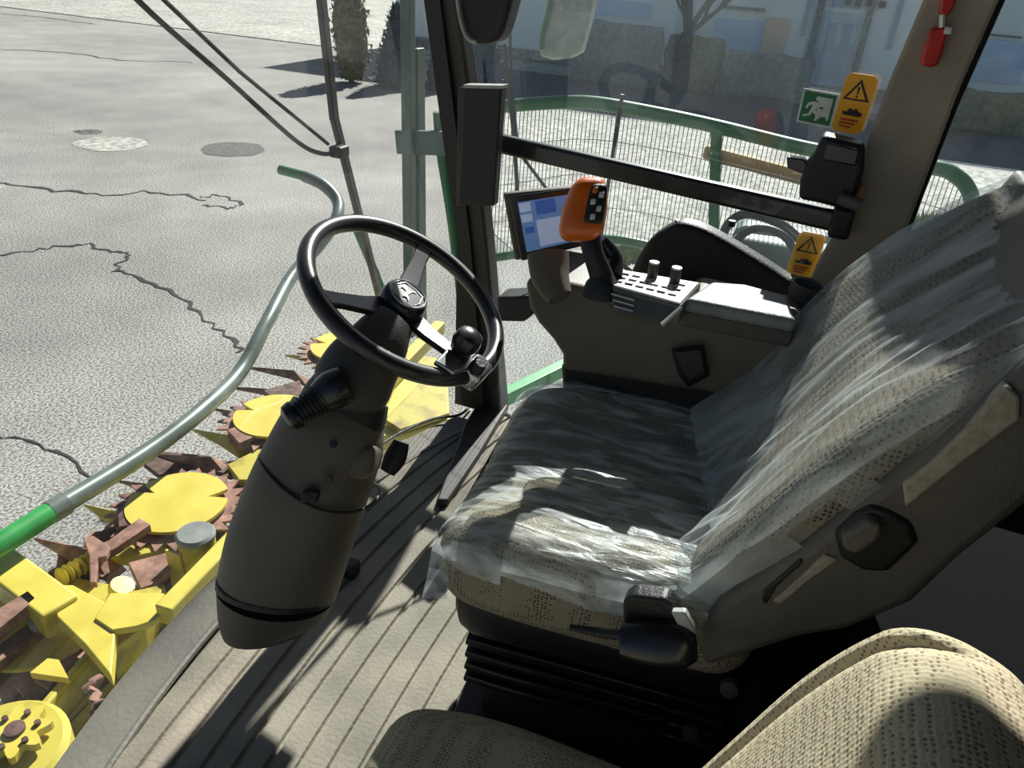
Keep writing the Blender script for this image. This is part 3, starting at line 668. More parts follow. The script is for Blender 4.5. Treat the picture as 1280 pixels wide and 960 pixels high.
# ================================================================== interior fittings at the right
t = thing('grab_bar', 'long black grab bar across the right side window', 'bar', U(1040, 280, x=1.6))
b0 = U(612, 176, x=1.72); b1 = U(1056, 278, x=1.6)
build('bar', MB().beam(b0, b1, .03, .043), M['satin'], t, bevel=.008)
build('end_bracket', MB().rbox(U(1052, 276, x=1.6), (.03, .02, .03), .008), M['black'], t)
build('bolt', MB().rev([(.008, 0), (.008, .012), (0, .013)], U(918, 264, x=1.63)-V((0, 0, .02)), (0, 0, -1), 8), M['black'], t)
tag(build('pillar_display', MB().prism([U(a, b, x=1.60) for a, b in [(580, 108), (627, 109), (617, 258), (572, 257)]], (.03, 0, 0)), M['black'], bevel=.004), 'tall narrow black display screen mounted on the dark front pillar', 'display')
pdisp = bpy.data.objects['pillar_display']
build('side_casing', MB().prism([U(a, b, x=1.612) for a, b in [(572, 110), (583, 108), (577, 258), (570, 257)]], (.05, 0, 0)), M['dbrown'], pdisp, bevel=.003)
build('top_rim', MB().prism([U(a, b, x=1.598) for a, b in [(579, 106), (628, 107), (627, 111), (579, 110)]], (.035, 0, 0)), M['lgrey'], pdisp, smooth=False)
# black mirror / visor hanging at top
t = thing('interior_mirror', 'rounded black mirror housing hanging from the roof by the front pillar', 'mirror', U(607, 0, x=1.5))
P = smooth_pts([U(a, b, x=1.5) for a, b in [(566, -80), (570, 0), (578, 40), (592, 54), (612, 54), (626, 44), (638, 5), (648, -40), (650, -90)]], 4)
build('housing', MB().prism(P, (.06, 0, 0)), M['black'], t, bevel=.012)
build('edge_strip', MB().tube(smooth_pts([U(a, b, x=1.49) for a, b in [(566, -60), (573, 10), (582, 44), (594, 53)]], 5), .004, 8), M['lgrey'], t)
# holder
t = thing('window_latch', 'black moulded window latch holder on the grab bar', 'holder', U(1035, 255, x=1.56))
P = [U(a, b, x=1.56) for a, b in [(1028, 168), (1082, 182), (1080, 215), (1070, 245), (1052, 262), (1020, 254), (998, 250), (1000, 225), (1008, 205), (1018, 192)]]
build('body', MB().prism(P, (.06, 0, 0)), M['black'], t, bevel=.01)
build('tab', MB().prism([U(a, b, x=1.575) for a, b in [(983, 196), (1005, 199), (1012, 208), (1004, 218), (984, 210)]], (.03, 0, 0)), M['satin'], t, bevel=.003)
build('roller', MB().rev([(.012, -.02), (.012, .02)], U(1062, 252, x=1.55), (0, 1, .2), 14), M['grey'], t)
build('inner_recess', MB().prism([U(a, b, x=1.553) for a, b in [(1034, 178), (1074, 187), (1070, 208), (1028, 200)]], (.01, 0, 0)), M['satin'], t, bevel=.003)
tag(build('cable_clip', MB().prism([U(a, b, x=1.60) for a, b in [(1058, 262), (1078, 228), (1082, 236), (1066, 284), (1052, 284)]], (.03, 0, 0)), M['wood'], bevel=.004), 'small tan clip with wires between grab bar and taupe pillar', 'clip')
# emergency hammer
t = thing('emergency_hammer', 'red emergency hammer clipped to the taupe pillar', 'hammer', U(1175, 40, x=1.585))
build('handle', MB().prism([U(a, b, x=1.585) for a, b in [(1163, 36), (1181, 32), (1186, 38), (1174, 80), (1166, 85), (1152, 82), (1151, 74)]], (.025, 0, 0)), M['red'], t, bevel=.005)
build('head', MB().prism([U(a, b, x=1.585) for a, b in [(1178, -12), (1198, -12), (1192, 10), (1184, 22), (1174, 18)]], (.025, 0, 0)), M['red'], t, bevel=.004)
build('steel_pin', MB().tube([U(1179, 18, x=1.59), U(1178, 34, x=1.59)], .007, 10), M['silver'], t)
build('clip', MB().rbox(U(1185, 38, x=1.585), (.006, .006, .006), .003, n=4), M['white'], t)
# stickers
def sticker(name, label, TL, TR, BL, base, polys, cat='sign', rad=0):
    a = U(*TL, pl=PL); b = U(*TR, pl=PL); c = U(*BL, pl=PL); X = b-a; Yv = c-a; nn = -NG if NG.x > 0 else NG
    def q(u, v, k): return a + X*u + Yv*v + nn*.0007*k
    if rad: pts = [(rad*.5, 0), (1-rad*.5, 0), (1, rad*.25), (1, 1-rad*.25), (1-rad*.5, 1), (rad*.5, 1), (0, 1-rad*.25), (0, rad*.25)]
    else: pts = [(0, 0), (1, 0), (1, 1), (0, 1)]
    o = tag(build(name, MB().prism([q(u, v, 0) for u, v in pts], nn*.0008), base, smooth=False), label, cat)
    for i, (nm, poly, mm) in enumerate(polys): build(nm, MB().prism([q(u, v, 1.2+i*.25) for u, v in poly], nn*.0004), mm, o, smooth=False)
    return o
def rect(u0, v0, u1, v1): return [(u0, v0), (u1, v0), (u1, v1), (u0, v1)]
g_, w_, k_, r_, y_ = M['sgreen'], M['swhite'], M['sblack'], M['sred'], M['syel']
sticker('exit_sign', 'green and white running man exit sticker on the side window', (1005, 110), (1050, 118), (995, 152), w_, [
    ('green_field', rect(.06, .06, .94, .94), g_), ('door', rect(.50, .16, .86, .80), w_), ('door_gap', rect(.62, .72, .80, .80), g_),
    ('figure_head', [(.47+.07*math.cos(a), .22+.07*math.sin(a)) for a in [k*PI/5 for k in range(10)]], w_),
    ('figure_body', [(.34, .32), (.52, .32), (.60, .44), (.68, .44), (.68, .50), (.55, .50), (.50, .44), (.46, .56), (.58, .66), (.56, .86), (.49, .86), (.50, .70), (.40, .62), (.34, .74), (.16, .80), (.14, .74), (.29, .68), (.36, .42), (.26, .46), (.22, .56), (.16, .53), (.22, .38)], w_),
    ('figure_leg', [(.54, .45), (.60, .44), (.66, .44), (.66, .50), (.56, .50)], g_)])
def warn(nm, label, TL, TR, BL):
    sticker(nm, label, TL, TR, BL, y_, [
        ('triangle', [(.5, .08), (.92, .44), (.08, .44)], k_), ('triangle_field', [(.5, .155), (.80, .41), (.20, .41)], y_),
        ('mark', [(.46, .21), (.54, .21), (.52, .34), (.48, .34)], k_), ('mark_dot', rect(.47, .355, .53, .39), k_),
        ('pictogram', [(.18, .64), (.34, .64), (.40, .57), (.52, .60), (.62, .57), (.70, .62), (.84, .64), (.80, .70), (.24, .70)], k_),
        ('red_line', rect(.2, .76, .8, .79), r_), ('red_line', rect(.2, .82, .7, .85), r_), ('red_line', rect(.24, .88, .6, .905), r_)], rad=.3)
warn('warning_sticker', 'tall yellow warning sticker beside the green exit sticker', (1060, 90), (1100, 96), (1038, 162))
warn('warning_sticker', 'lower yellow warning sticker beneath the grab bar', (1000, 288), (1034, 294), (982, 342))

# ================================================================== CONSOLE
t = thing('armrest_console', 'brown grey right armrest console with keypad and grey pad', 'console', (1.38, .2, .42))
CX = 1.29
P = [U(a, b, x=CX) for a, b in [(702, 463), (702, 444), (690, 425), (672, 405), (661, 385), (655, 352), (668, 346), (700, 352), (745, 362), (775, 386), (830, 402), (856, 385), (996, 418), (985, 455), (940, 500), (922, 498)]]
build('body', MB().prism(P, (.19, 0, 0)), M['brown'], t, bevel=.012)
build('underside', MB().prism([U(a, b, x=CX+.02) for a, b in [(700, 455), (925, 490), (915, 540), (705, 520)]], (.16, 0, 0)), M['black'], t, bevel=.01)
# arm pad
z = .762
P = [U(a, b, z=z) for a, b in [(855, 377), (888, 355), (930, 358), (982, 372), (996, 404)]]
build('arm_pad', MB().prism([p-V((0, 0, .02)) for p in P], (0, 0, .026)), M['pad'], t, bevel=.008)
build('pad_base', MB().prism([p-V((0, 0, .05))+V((.01, -.0, 0)) for p in P], (0, 0, .03)), M['dbrown'], t, bevel=.004)
# keypad
P = [U(a, b, z=.765) for a, b in [(758, 356), (776, 336), (877, 353), (852, 382)]]
kp = build('keypad', MB().prism([p-V((0, 0, .035)) for p in P], (0, 0, .035)), M['grey'], t, bevel=.004)
Q = [U(a, b, z=.767) for a, b in [(762, 355), (778, 338), (873, 354), (850, 379)]]
kf = build('key_plate', MB().prism([p-V((0, 0, .003)) for p in Q], (0, 0, .004)), M['white'], kp, smooth=False)
for r in range(3):
    for c in range(6):
        u = .08+c*.15; v = .12+r*.26
        p = (Q[1].lerp(Q[2], u)).lerp(Q[0].lerp(Q[3], u), v+.12)
        if 2 <= c <= 4 and r == 0: continue
        build('button', MB().box(p+V((0, 0, .002)), (.004, .007, .002)), M['lgrey'] if (r+c) % 3 else M['grey'], kp, smooth=False)
S = [U(a, b, z=.762) for a, b in [(758, 357), (852, 383)]]; S2 = [U(828, 405, x=S[1].x-.03), U(768, 388, x=S[0].x-.02)]
build('keypad_fascia', MB().prism([S[0], S[1], S2[0], S2[1]], (.012, 0, 0)), M['grey'], t, bevel=.003)
for k in range(3):
    a = S[0].lerp(S2[1], .25+.25*k).lerp(S[1].lerp(S2[0], .25+.25*k), .06); b = S[0].lerp(S2[1], .25+.25*k).lerp(S[1].lerp(S2[0], .25+.25*k), .4)
    build('fascia_rib', MB().beam(a-V((.004, 0, 0)), b-V((.004, 0, 0)), .004, .003), M['lgrey'], t)
build('fascia_edge', MB().beam(S[1]-V((.004, .0, 0)), S2[0]-V((.004, 0, 0)), .006, .006), M['lgrey'], t)
for (a, b) in [(815, 338), (843, 345)]:
    p = U(a, b+8, z=.768); kn = build('knob', MB().rev([(.0095, 0), (.0095, .026)], p, (0, 0, 1), 18), M['black'], t)
    build('knob_cap', MB().rev([(.0095, .026), (.009, .029), (0, .030)], p, (0, 0, 1), 18), M['white'], kn)
# control stalk on the side
tag(build('side_lever', MB().loft([[U(a, b, x=CX-.004+dx) for a, b in r] for dx, r in [(0, [(838, 436), (880, 430), (888, 470), (860, 485), (848, 470)]), (-.03, [(845, 440), (876, 436), (882, 466), (862, 478), (852, 466)])]]), M['black'], t, bevel=.004), None)
# small black box beyond
tag(build('step_box', MB().prism([U(a, b, x=1.72) for a, b in [(620, 372), (664, 370), (668, 392), (655, 403), (622, 402)]], (.08, 0, 0)), M['black'], bevel=.008), 'small black box between the front pillar and the monitor stand', 'box')
# black hump
hp = [V((1.60, .30, .02)), V((1.60, .315, .45))]+[U(a, b, x=1.60) for a, b in [(785, 360), (793, 330), (812, 300), (838, 283), (852, 279), (880, 287), (925, 312), (985, 350), (1010, 372)]]+[V((1.60, -.075, .45)), V((1.60, -.07, .02))]
tag(build('side_cover', MB().prism(smooth_pts(hp, 3), (.06, 0, 0)), M['black'], bevel=.015), 'black rounded textured cover behind the keypad, under the window', 'cover')
build('cover_knob', MB().rev([(.012, -.01), (.012, .012), (0, .013)], U(850, 282, x=1.63), (0, 0, 1), 12), M['black'], bpy.data.objects['side_cover'])
tag(build('bottle_holder', MB().rev([(.03, 0), (.034, .05), (.034, .052), (.028, .05), (.026, .01), (0, .008)], U(1000, 385, x=1.48), (0, -.1, 1), 22), M['grey']), 'small grey cup holder between the arm pad and the taupe pillar', 'cup holder')
# monitor
t = thing('touch_monitor', 'touchscreen monitor with blue screen on a brown bracket', 'monitor', U(690, 360, x=1.42))
MX = 1.42
c4 = [U(636, 246, x=MX-.01), U(738, 231, x=MX+.06), U(742, 304, x=MX+.05), U(652, 326, x=MX-.015)]
nn = (c4[1]-c4[0]).cross(c4[3]-c4[0]).normalized()
if nn.dot(c4[0]-CAM) < 0: nn = -nn
build('casing', MB().prism([p+nn*.003 for p in [c4[0]+V((0, .012, .004)), c4[1], c4[2], c4[3]+V((0, .014, -.004))]], nn*.035), M['brown'], t, bevel=.006)
build('bezel', MB().prism([p-nn*.004 for p in c4], nn*.008), M['satin'], t, bevel=.003)
def bl(u, v): return c4[0].lerp(c4[1], u).lerp(c4[3].lerp(c4[2], u), v)
def scr(u0, v0, u1, v1, k): return MB().prism([bl(u0, v0)-nn*k, bl(u1, v0)-nn*k, bl(u1, v1)-nn*k, bl(u0, v1)-nn*k], nn*.0006)
sc = build('screen', scr(.09, .1, .96, .88, .0050), M['screen'], t, smooth=False)
for (u0, v0, u1, v1, mm) in [(.10, .12, .24, .26, M['screen2']), (.10, .30, .24, .42, M['screen2']), (.30, .12, .55, .34, M['screen3']), (.28, .42, .9, .84, M['screen2']), (.12, .5, .24, .6, M['screen3'])]:
    build('screen_tile', scr(u0, v0, u1, v1, .0056), mm, sc, smooth=False)
build('bracket', pxloft([(685, 318, 26, 1.43), (688, 345, 24, 1.42), (700, 372, 16, 1.4)], .7), M['brown'], t)
# joystick
t = thing('joystick', 'orange multi-function joystick on a black stem before the monitor', 'joystick', U(760, 350, d=1.38))
jd = 1.33
R = frame((-.25, .2, .95), (-1, -.3, .3))
hc = U(731, 262, d=jd)
def jw(p): 
    k = 1+.0*p.y; return V((p.x*(1-.25*max(0, p.y/.055)), p.y, p.z))
x_ax = RT; y_ax = (UP*.97+RT*.18).normalized(); z_ax = x_ax.cross(y_ax)
JR = Matrix((x_ax, y_ax, z_ax)).transposed()
build('grip_head', MB().rbox(hc, (.040, .057, .028), .027, JR, 14, jw), M['orange'], t)
build('button_panel', MB().rbox(hc+JR@V((.016, .004, .02)), (.018, .036, .012), .010, JR, 10, jw), M['black'], t)
for (a, b) in [(.010, .026), (.022, .018), (.010, .006), (.022, -.006), (.014, -.020)]:
    build('button', MB().rbox(hc+JR@V((a, b, .033)), (.0045, .005, .003), .002, JR, 4), M['orange'] if b > .02 else M['white'], t)
build('stem', pxloft([(737, 295, 14, jd+.01), (742, 318, 13, jd+.01), (752, 345, 15, jd+.02), (757, 362, 18, jd+.02)], .8), M['black'], t)
build('wrist_rest', pxloft([(752, 300, 8, jd+.03), (766, 322, 12, jd+.04), (764, 345, 14, jd+.03)], .8), M['satin'], t)
build('boot', MB().rev([(.035, -.01), (.03, .01), (.016, .03)], U(752, 362, d=jd+.03), (0, 0, 1), 20), M['black'], t)

# ================================================================== STEERING
WN = V((0, -.5155, .857)); WC = V((1.089, .604, .727)); WR = .183
e1 = V((1, 0, 0)); e2 = WN.cross(e1)
st = thing('steering_wheel', 'black three spoke steering wheel with spinner knob', 'steering wheel', WC)
build('rim', MB().tube([WC+e1*WR*math.cos(a)+e2*WR*math.sin(a) for a in [2*PI*k/72 for k in range(72)]], .0155, 16, closed=True), M['rim'], st)
HC = WC - WN*.025
def wpix(px, py):
    r = ray(px, py); t = (WC-CAM).dot(WN)/r.dot(WN); return CAM+r*t
for (px, py) in [(532, 305), (398, 372), (592, 462)]:
    e = wpix(px, py); e = WC+(e-WC).normalized()*WR
    d = (e-WC).normalized(); s = WN.cross(d)
    rr = []
    for f, w, h in [(.05, .024, -.028), (.4, .019, -.022), (.75, .015, -.008), (.98, .017, 0)]:
        c = WC+d*WR*f+WN*h; rr.append([c+s*w+WN*.006, c-s*w+WN*.006, c-s*w-WN*.006, c+s*w-WN*.006])
    build('spoke', MB().loft(rr), M['rim'], st, bevel=.003)
hub = build('hub', MB().rev([(.036, -.075), (.042, -.05), (.043, -.012), (.040, 0), (.036, .004), (.0, .005)], WC, WN, 32), M['satin'], st)
top_ = WC+WN*.0055
build('hub_ring', MB().tube([top_+e1*.034*math.cos(a)+e2*.034*math.sin(a) for a in [2*PI*k/36 for k in range(36)]], .0022, 8, closed=True), M['silver'], hub)
def em(pts, k=.0): return MB().prism([top_+e1*x*.022+e2*y*.022 for x, y in pts], WN*.0010)
build('emblem', em([(-.75, .1), (-.45, .25), (-.1, .2), (.15, .35), (.2, .7), (.05, .85), (.3, .78), (.32, .95), (.42, .72), (.7, .6), (.45, .5), (.4, .2), (.75, -.1), (.85, -.35), (.6, -.1), (.2, -.05), (-.2, -.05), (-.45, -.35), (-.75, -.5), (-.5, -.15), (-.6, .05)]), M['swhite'], hub, smooth=False)
build('emblem_border', MB().tube([top_+(e1*x+e2*y)*.028 for x, y in [(-.8, -.7), (-.95, 0), (-.8, .75), (0, .98), (.8, .75), (.95, 0), (.8, -.7), (0, -.92)]], .0008, 6, closed=True), M['silver'], hub)
# spinner
kp_ = wpix(588, 462); kp_ = WC+(kp_-WC).normalized()*WR
build('spinner_clamp', MB().rbox(kp_+WN*.002, (.03, .02, .02), .01, Matrix((e1, e2, WN)).transposed()), M['silver'], st)
build('spinner_stem', MB().rev([(.014, 0), (.012, .03)], kp_+WN*.015-e1*.015, WN+V((-.2, 0, 0)), 16), M['black'], st)
sk = U(584, 426, d=(kp_-CAM).dot(fw)-.03)
build('spinner_knob', MB().rev([(.010, -.03), (.02, -.022), (.025, -.004), (.022, .014), (.012, .021), (0, .022)], sk, WN, 26), M['satin'], st)
build('spinner_bracket', MB().prism([wpix(a, b)+WN*.012 for a, b in [(536, 462), (552, 446), (578, 450), (590, 470), (560, 476)]], WN*.01), M['silver'], st, bevel=.003)
# column
sc_ = thing('steering_column', 'brown grey steering column rising from the floor', 'steering column', (.98, .86, 0))
build('foot', pxloft([(344, 778, 62, 1.375), (342, 764, 66, 1.37), (346, 738, 72, 1.36)], .95), M['dbrown'], sc_)
build('foot_seam', pxloft([(346.5, 737, 74, 1.358), (347.5, 731, 74, 1.357)], .95, refine=0), M['black'], sc_)
build('shroud', pxloft([(348, 730, 74, 1.357), (362, 680, 76, 1.345), (383, 620, 74, 1.33), (402, 575, 71, 1.32), (415, 540, 66, 1.31), (424, 512, 58, 1.31)], .93), M['brown'], sc_)
build('gaiter', pxloft([(422, 530, 56, 1.305), (432, 505, 55, 1.30), (440, 488, 50, 1.3)], .85), M['black'], sc_)
build('upper_head', pxloft([(420, 512, 30, 1.27), (436, 488, 48, 1.275), (450, 462, 48, 1.28), (466, 440, 42, 1.29), (482, 415, 34, 1.30), (494, 400, 26, 1.31)], .8), M['dbrown'], sc_)
bt = build('bolt', MB().rev([(.006, 0), (.006, .004), (0, .005)], U(417, 556, d=1.225), -fw, 12), M['black'], sc_)
build('right_boss', MB().rbox(U(452, 575, d=1.30), (.03, .03, .05), .02, JR), M['brown'], sc_)
build('trigger', pxloft([(502, 552, 10, 1.38), (494, 572, 14, 1.38), (484, 590, 10, 1.38)], .6), M['black'], sc_)
# strap round the column
c = U(398, 600, d=1.325); ax = (U(424, 512, d=1.31)-U(362, 680, d=1.345)).normalized(); s1 = ax.cross((c-CAM).normalized()).normalized(); s2 = ax.cross(s1)
stp = build('strap', MB().tube([c+(s1*math.cos(a)+s2*.93*math.sin(a))*.107+ax*.012*math.sin(a*2+1) for a in [2*PI*k/60 for k in range(60)]], .0028, 8, closed=True), M['black'], sc_)
build('strap_buckle', MB().rbox(U(388, 620, d=1.222), (.014, .010, .007), .004, JR), M['black'], stp)
build('lock', MB().rev([(.007, 0), (.007, .01)], U(412, 600, d=1.225), -fw, 14), M['dbrown'], sc_)
# stalk
t = thing('control_stalk', 'ribbed blue-black control stalk on the left of the steering column', 'stalk', U(400, 505, d=1.23))
build('grip', pxloft([(432, 480, 24, 1.22), (415, 488, 25, 1.215), (400, 498, 20, 1.21)], 1, refine=2), M['satin'], t)
a = U(404, 495, d=1.21); b = U(372, 516, d=1.20); ax = b-a; L = ax.length
prof = []
for k in range(7):
    prof += [(.026-.001*k, L*k/7), (.026-.001*k, L*(k+.6)/7), (.021-.001*k, L*(k+.65)/7), (.021-.001*k, L*(k+.95)/7)]
build('ribbed_collar', MB().rev(prof, a, ax, 26), M['black'], t)
build('end_cap', MB().rev([(.022, 0), (.024, .004), (.022, .016), (.014, .022), (0, .023)], b, ax, 26), M['satin'], t)
# pedal and cable
tag(build('cable', MB().tube(smooth_pts([U(470, 560, z=.012), U(500, 541, z=.012), U(540, 524, z=.012), U(575, 518, z=.012), U(592, 500, z=.012), U(590, 480, z=.03)], 8), .004, 8), M['black']), 'thin black cable running across the floor mat to the pillar', 'cable')
t = thing('floor_latch', 'small black floor bracket right of the steering column foot', 'bracket', U(432, 712, z=.02))
build('bracket', MB().rbox(U(432, 708, z=.03), (.018, .03, .02), .006), M['black'], t)

# ================================================================== DRIVER SEAT
sR = Matrix.Rotation(math.radians(6), 3, 'Z')
SC = V((1.075, .185, .425))
ds = thing('driver_seat', 'beige dotted driver seat wrapped in clear plastic film', 'seat', (1.08, .15, 0))
def cw(p):
    q = p.copy()
    if p.z > 0:
        bol = max(0, abs(p.x)/.27-.55)/.45; q.z += .018*min(1, bol)**1.0 - .012*max(0, 1-abs(p.x)/.2)
    q.z -= .035*max(0, (p.y-.10)/.15)**2 if p.z > 0 else 0
    q.x *= 1-.10*max(0, p.y/.25)**3
    return q
build('seat_cushion', MB().rbox(SC, (.278, .25, .080), .065, sR, 26, cw), M['fab'], ds)
# side cloth panel of the cushion
# backrest
bU = V((-.02, -.455, .89)).normalized(); bX = V((.995, .09, 0)).normalized(); bX = (bX-bU*bX.dot(bU)).normalized(); bN = bX.cross(bU)  # bN points rearward? 
if bN.y < 0: bN = -bN
BR = Matrix((bX, bN, bU)).transposed()
BC = V((1.085, -.165, .775))
def bw(p):
    q = p.copy(); e = abs(p.x)/.265
    if p.y > 0: q.y += .03*max(0, e-.45)/.55 - .012*max(0, 1-e/.5)
    f = p.z/.38
    q.x *= 1-.14*max(0, f)**2 if f > 0 else 1-.06*f*f
    q.y -= .105*max(0, f+.15)**2
    q.x *= 1-.06*max(0, f)
    return q
build('backrest', MB().rbox(BC, (.27, .055, .39), .05, BR, 26, bw), M['fabshade'], ds)
# headrest
HRc = BC+bU*.46+V((0, -.10, -.01))
build('headrest', MB().rbox(HRc, (.15, .05, .10), .045, BR, 12), M['fabshade'], ds)
# shell
SX = .800
P = [U(a, b, x=SX) for a, b in [(900, 752), (950, 722), (1000, 690), (1060, 640), (1140, 575), (1220, 512), (1290, 455), (1400, 350), (1470, 440), (1380, 545), (1285, 634), (1200, 700), (1140, 757), (1060, 790), (1000, 800), (930, 822), (880, 838), (868, 800)]]
build('back_shell', MB().prism(P, (.54, 0, 0)), M['shell'], ds, bevel=.014)
build('sunlit_shell_patch', MB().prism([U(a, b, x=SX-.006) for a, b in [(1128, 606), (1165, 578), (1205, 540), (1258, 482), (1276, 496), (1276, 526), (1200, 582), (1132, 636)]], (.02, 0, 0)), M['trim'], ds, bevel=.004)  # sunlit area of the shell, its brightness painted as a lighter beige piece
rc = build('recliner_housing', MB().prism([U(a, b, x=SX-.006) for a, b in [(1042, 668), (1068, 645), (1090, 632), (1112, 640), (1140, 655), (1150, 680), (1110, 718), (1080, 716), (1050, 700)]], (.02, 0, 0)), M['black'], ds, bevel=.008)
build('recliner_lever', MB().prism([U(a, b, x=SX-.022) for a, b in [(1050, 672), (1085, 650), (1104, 658), (1100, 675), (1072, 695), (1055, 690)]], (.02, 0, 0)), M['shell'], rc, bevel=.006)
build('slot_trim', MB().prism([U(a, b, x=SX-.004) for a, b in [(966, 752), (1000, 722), (1030, 694), (1048, 700), (1040, 706), (1008, 728), (976, 756)]], (.01, 0, 0)), M['trim'], ds, bevel=.002)
build('lever_slot', MB().prism([U(a, b, x=SX-.003) for a, b in [(952, 752), (955, 738), (1000, 700), (1004, 704), (970, 735), (958, 756)]], (.01, 0, 0)), M['black'], ds, bevel=.002)
# base
build('seat_pan', MB().rbox((1.075, .17, .315), (.235, .235, .06), .05, sR, 12), M['black'], ds)
build('suspension', MB().rbox((1.09, .16, .15), (.20, .20, .13), .03, sR, 10), M['black'], ds)
bel = MB()
for k in range(4): bel.rbox((1.085, .165, .235+.0*k-.03*k), (.222, .218, .012), .011, sR, 8)
build('bellows', bel, M['satin'], ds)
build('lower_flange', MB().rbox((1.08, .16, .02), (.22, .24, .02), .01, sR, 6), M['black'], ds)
lv = build('height_handle', pxloft([(776, 800, 20, 1.02), (812, 803, 28, 1.01), (850, 806, 28, 1.0), (868, 806, 20, 1.0)], .6), M['satin'], ds)
build('armrest_bracket', MB().prism([U(a, b, x=.775) for a, b in [(778, 752), (790, 745), (832, 750), (846, 766), (850, 790), (778, 786)]], (.03, 0, 0)), M['black'], ds, bevel=.006)
build('handle_trim', MB().prism([U(a, b, x=.768) for a, b in [(838, 766), (856, 766), (872, 795), (868, 828), (862, 806), (848, 784)]], (.012, 0, 0)), M['lgrey'], ds, bevel=.003)
build('adjuster_lever', pxloft([(712, 784, 4, 1.06), (745, 790, 6, 1.05), (780, 794, 7, 1.03)], .6), M['black'], ds)
for (a, b) in [(912, 858), (866, 914)]:
    build('adjuster_knob', MB().rev([(.014, 0), (.013, .012), (.006, .014), (0, .0145)], U(a, b, x=.85), (-1, 0, .3), 16), M['screen3'] if 0 else M['dbrown'], ds)
tag(build('shade_box', MB().rbox((1.16, -.43, .20), (.46, .34, .20), .03, None, 6), M['matte']), 'black box added for the shade on the floor behind the driver seat', 'box')  # added box, its black stands in for the shaded floor between the seats
# film over cushion, backrest and hanging pieces
def wr(p, sx, sy, sz, amp):
    return amp*(abs(noise.noise(V((p.x*sx, p.y*sy, p.z*sz))))*1.4+.5*abs(noise.noise(V((p.x*sx*2.3+5, p.y*sy*2.3, p.z*sz*2.3)))))
def cfilm(p):
    q = cw(p); n = V((p.x/.28, p.y/.25, p.z/.08)).normalized()
    return q + n*(.004+wr(q, 9, 0, 0, .0)) + V((0, 0, 1))*(wr(q, 38, 9, 10, .006) if p.z > -.03 else 0)
mb = MB().rbox(V((0, 0, 0)), (.284, .256, .085), .068, Matrix.Identity(3), 130, cfilm)
# keep only the upper part (hem dips in waves)
def keepf(mb, fn):
    mb.f = [f for f in mb.f if all(fn(mb.v[i]) for i in f)]
    return mb
keepf(mb, lambda p: p.z > (.040+.022*noise.noise(V((p.x*9, p.y*9, 0))) if p.x > -.2 or p.y < .12 else .028))
mb.v = [SC + sR@p for p in mb.v]
fc = thing('plastic_cover', 'wrinkled clear plastic film over the driver seat', 'cover', (1.08, .15, .5))
build('cushion_film', mb, M['film'], fc)
def bfilm(p):
    q = bw(p); n = V((p.x/.27, p.y/.055, p.z/.39)).normalized()
    return q + n*.004 + V((0, 1, 0))*(wr(q, 30, 5, 5, .002+.014*min(1, max(0, (.10-p.x)/.3))) if p.y > 0 else 0)
mb = MB().rbox(V((0, 0, 0)), (.275, .060, .395), .054, Matrix.Identity(3), 130, bfilm)
keepf(mb, lambda p: p.y > -.002+.02*noise.noise(V((p.x*7, 0, p.z*7))))
mb.v = [BC + BR@p for p in mb.v]
build('backrest_film', mb, M['film2'], fc)
mb = MB().rbox(V((0, 0, 0)), (.158, .056, .108), .05, Matrix.Identity(3), 30, lambda p: p+V((0, wr(p, 30, 5, 8, .006), 0)))
mb.v = [HRc + BR@p for p in mb.v]
build('headrest_film', mb, M['film2'], fc)
# flap bridging cushion and backrest at both sides, hanging corner piece
def sheet(A, B, C_, D, n, amp, bul=V((0, 0, 0))):
    vs = []
    for i in range(n+1):
        for j in range(n+1):
            u = i/n; v = j/n; p = A.lerp(B, u).lerp(D.lerp(C_, u), v)
            p = p + bul*math.sin(PI*u)*math.sin(PI*v)+V((0, -.6, .8))*wr(p, 26, 26, 8, amp); vs.append(p)
    return MB().add(vs, [(i*(n+1)+j, (i+1)*(n+1)+j, (i+1)*(n+1)+j+1, i*(n+1)+j+1) for i in range(n) for j in range(n)])
build('joining_film', sheet(U(860, 512, z=.53), U(900, 745, z=.545), U(935, 720, x=.83), U(990, 430, x=1.30), 30, .01), M['film2'], fc)
build('hanging_corner', sheet(U(545, 660, d=1.14), U(560, 720, d=1.14), U(558, 750, d=1.15), U(527, 748, d=1.16), 12, .004), M['film'], fc)

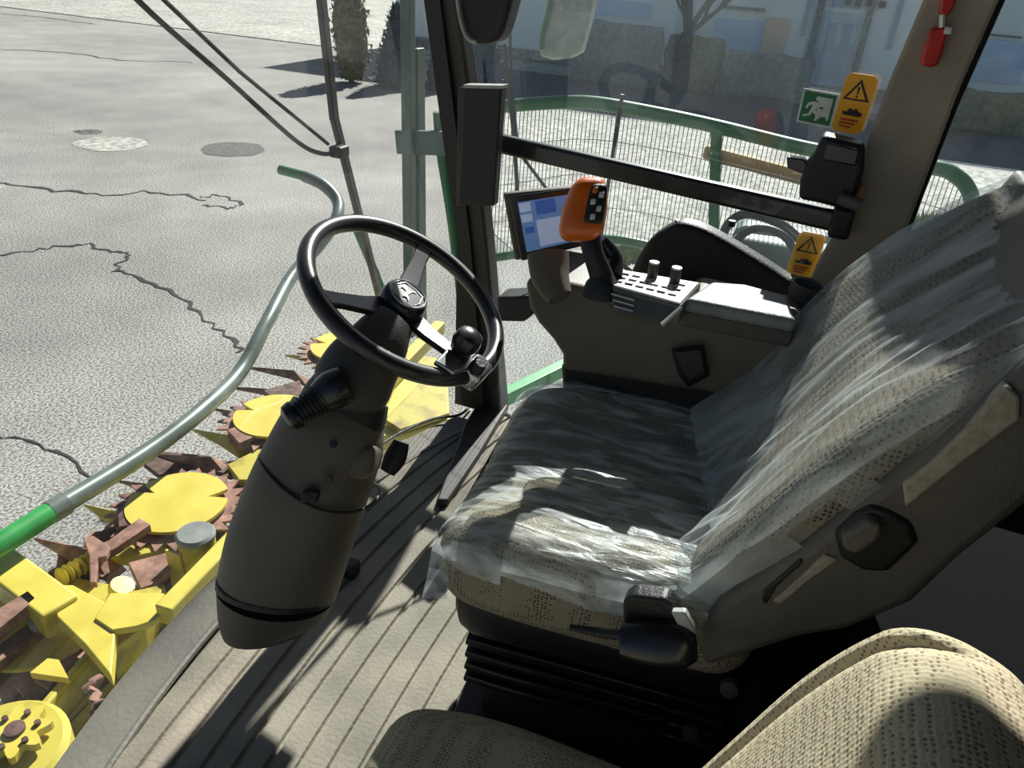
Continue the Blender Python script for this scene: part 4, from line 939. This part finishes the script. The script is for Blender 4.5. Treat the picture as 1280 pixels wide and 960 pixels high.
# ================================================================== INSTRUCTOR SEAT
t = thing('passenger_seat', 'beige dotted passenger seat in the near foreground', 'seat', (.4, .1, 0))
def iw(p):
    q = p.copy(); q.x *= 1-.10*max(0, p.y/.22)**3; q.z -= .02*max(0, p.y/.2)**2; return q
build('seat_cushion', MB().rbox((.475, .145, .25), (.232, .245, .05), .045, None, 22, iw), M['fab2'], t)
build('pedestal', MB().rbox((.46, .09, .105), (.15, .15, .10), .03, None, 6), M['black'], t)
iU = V((.02, -.34, .94)).normalized(); iX = V((1, .02, 0)); iX = (iX-iU*iX.dot(iU)).normalized(); iN = iX.cross(iU)
if iN.y < 0: iN = -iN
IR = Matrix((iX, iN, iU)).transposed()
IC = V((.41, -.145, .60))
def ib(p):
    q = p.copy(); f = p.z/.225
    q.x *= 1-.34*max(0, f)**2.2
    if p.y > 0:
        e = abs(abs(p.x)-.150)
        q.y -= .016*math.exp(-(e/.011)**2)
        q.y += .014*(1-min(1, (p.x/.2)**2))
    return q
build('backrest', MB().rbox(IC, (.205, .06, .225), .056, IR, 40, ib), M['fab2'], t)

# ================================================================== LIGHT
sd = bpy.data.lights.new('sun', 'SUN'); sd.energy = 9.0; sd.angle = math.radians(.6); sd.color = (1.0, .97, .92)
so = bpy.data.objects.new('sun', sd); col.objects.link(so)
az = math.radians(4); el = math.radians(38)
sdir = V((math.cos(az)*math.cos(el), math.sin(az)*math.cos(el), math.sin(el)))
so.rotation_euler = sdir.to_track_quat('Z', 'Y').to_euler(); so.location = (5, 1, 6)
w = bpy.data.worlds.new('sky'); scn.world = w; w.use_nodes = True; N = w.node_tree.nodes; L = w.node_tree.links
sk_ = N.new('ShaderNodeTexSky'); sk_.sky_type = 'NISHITA'; sk_.sun_disc = False; sk_.sun_elevation = el; sk_.sun_rotation = PI/2-az
bg = N['Background']; bg.inputs[1].default_value = .065; L.new(sk_.outputs[0], bg.inputs[0])
scn.view_settings.view_transform = 'Standard'; scn.view_settings.look = 'None'; scn.view_settings.gamma = 1; scn.view_settings.use_curve_mapping = False
scn.view_settings.exposure = 0
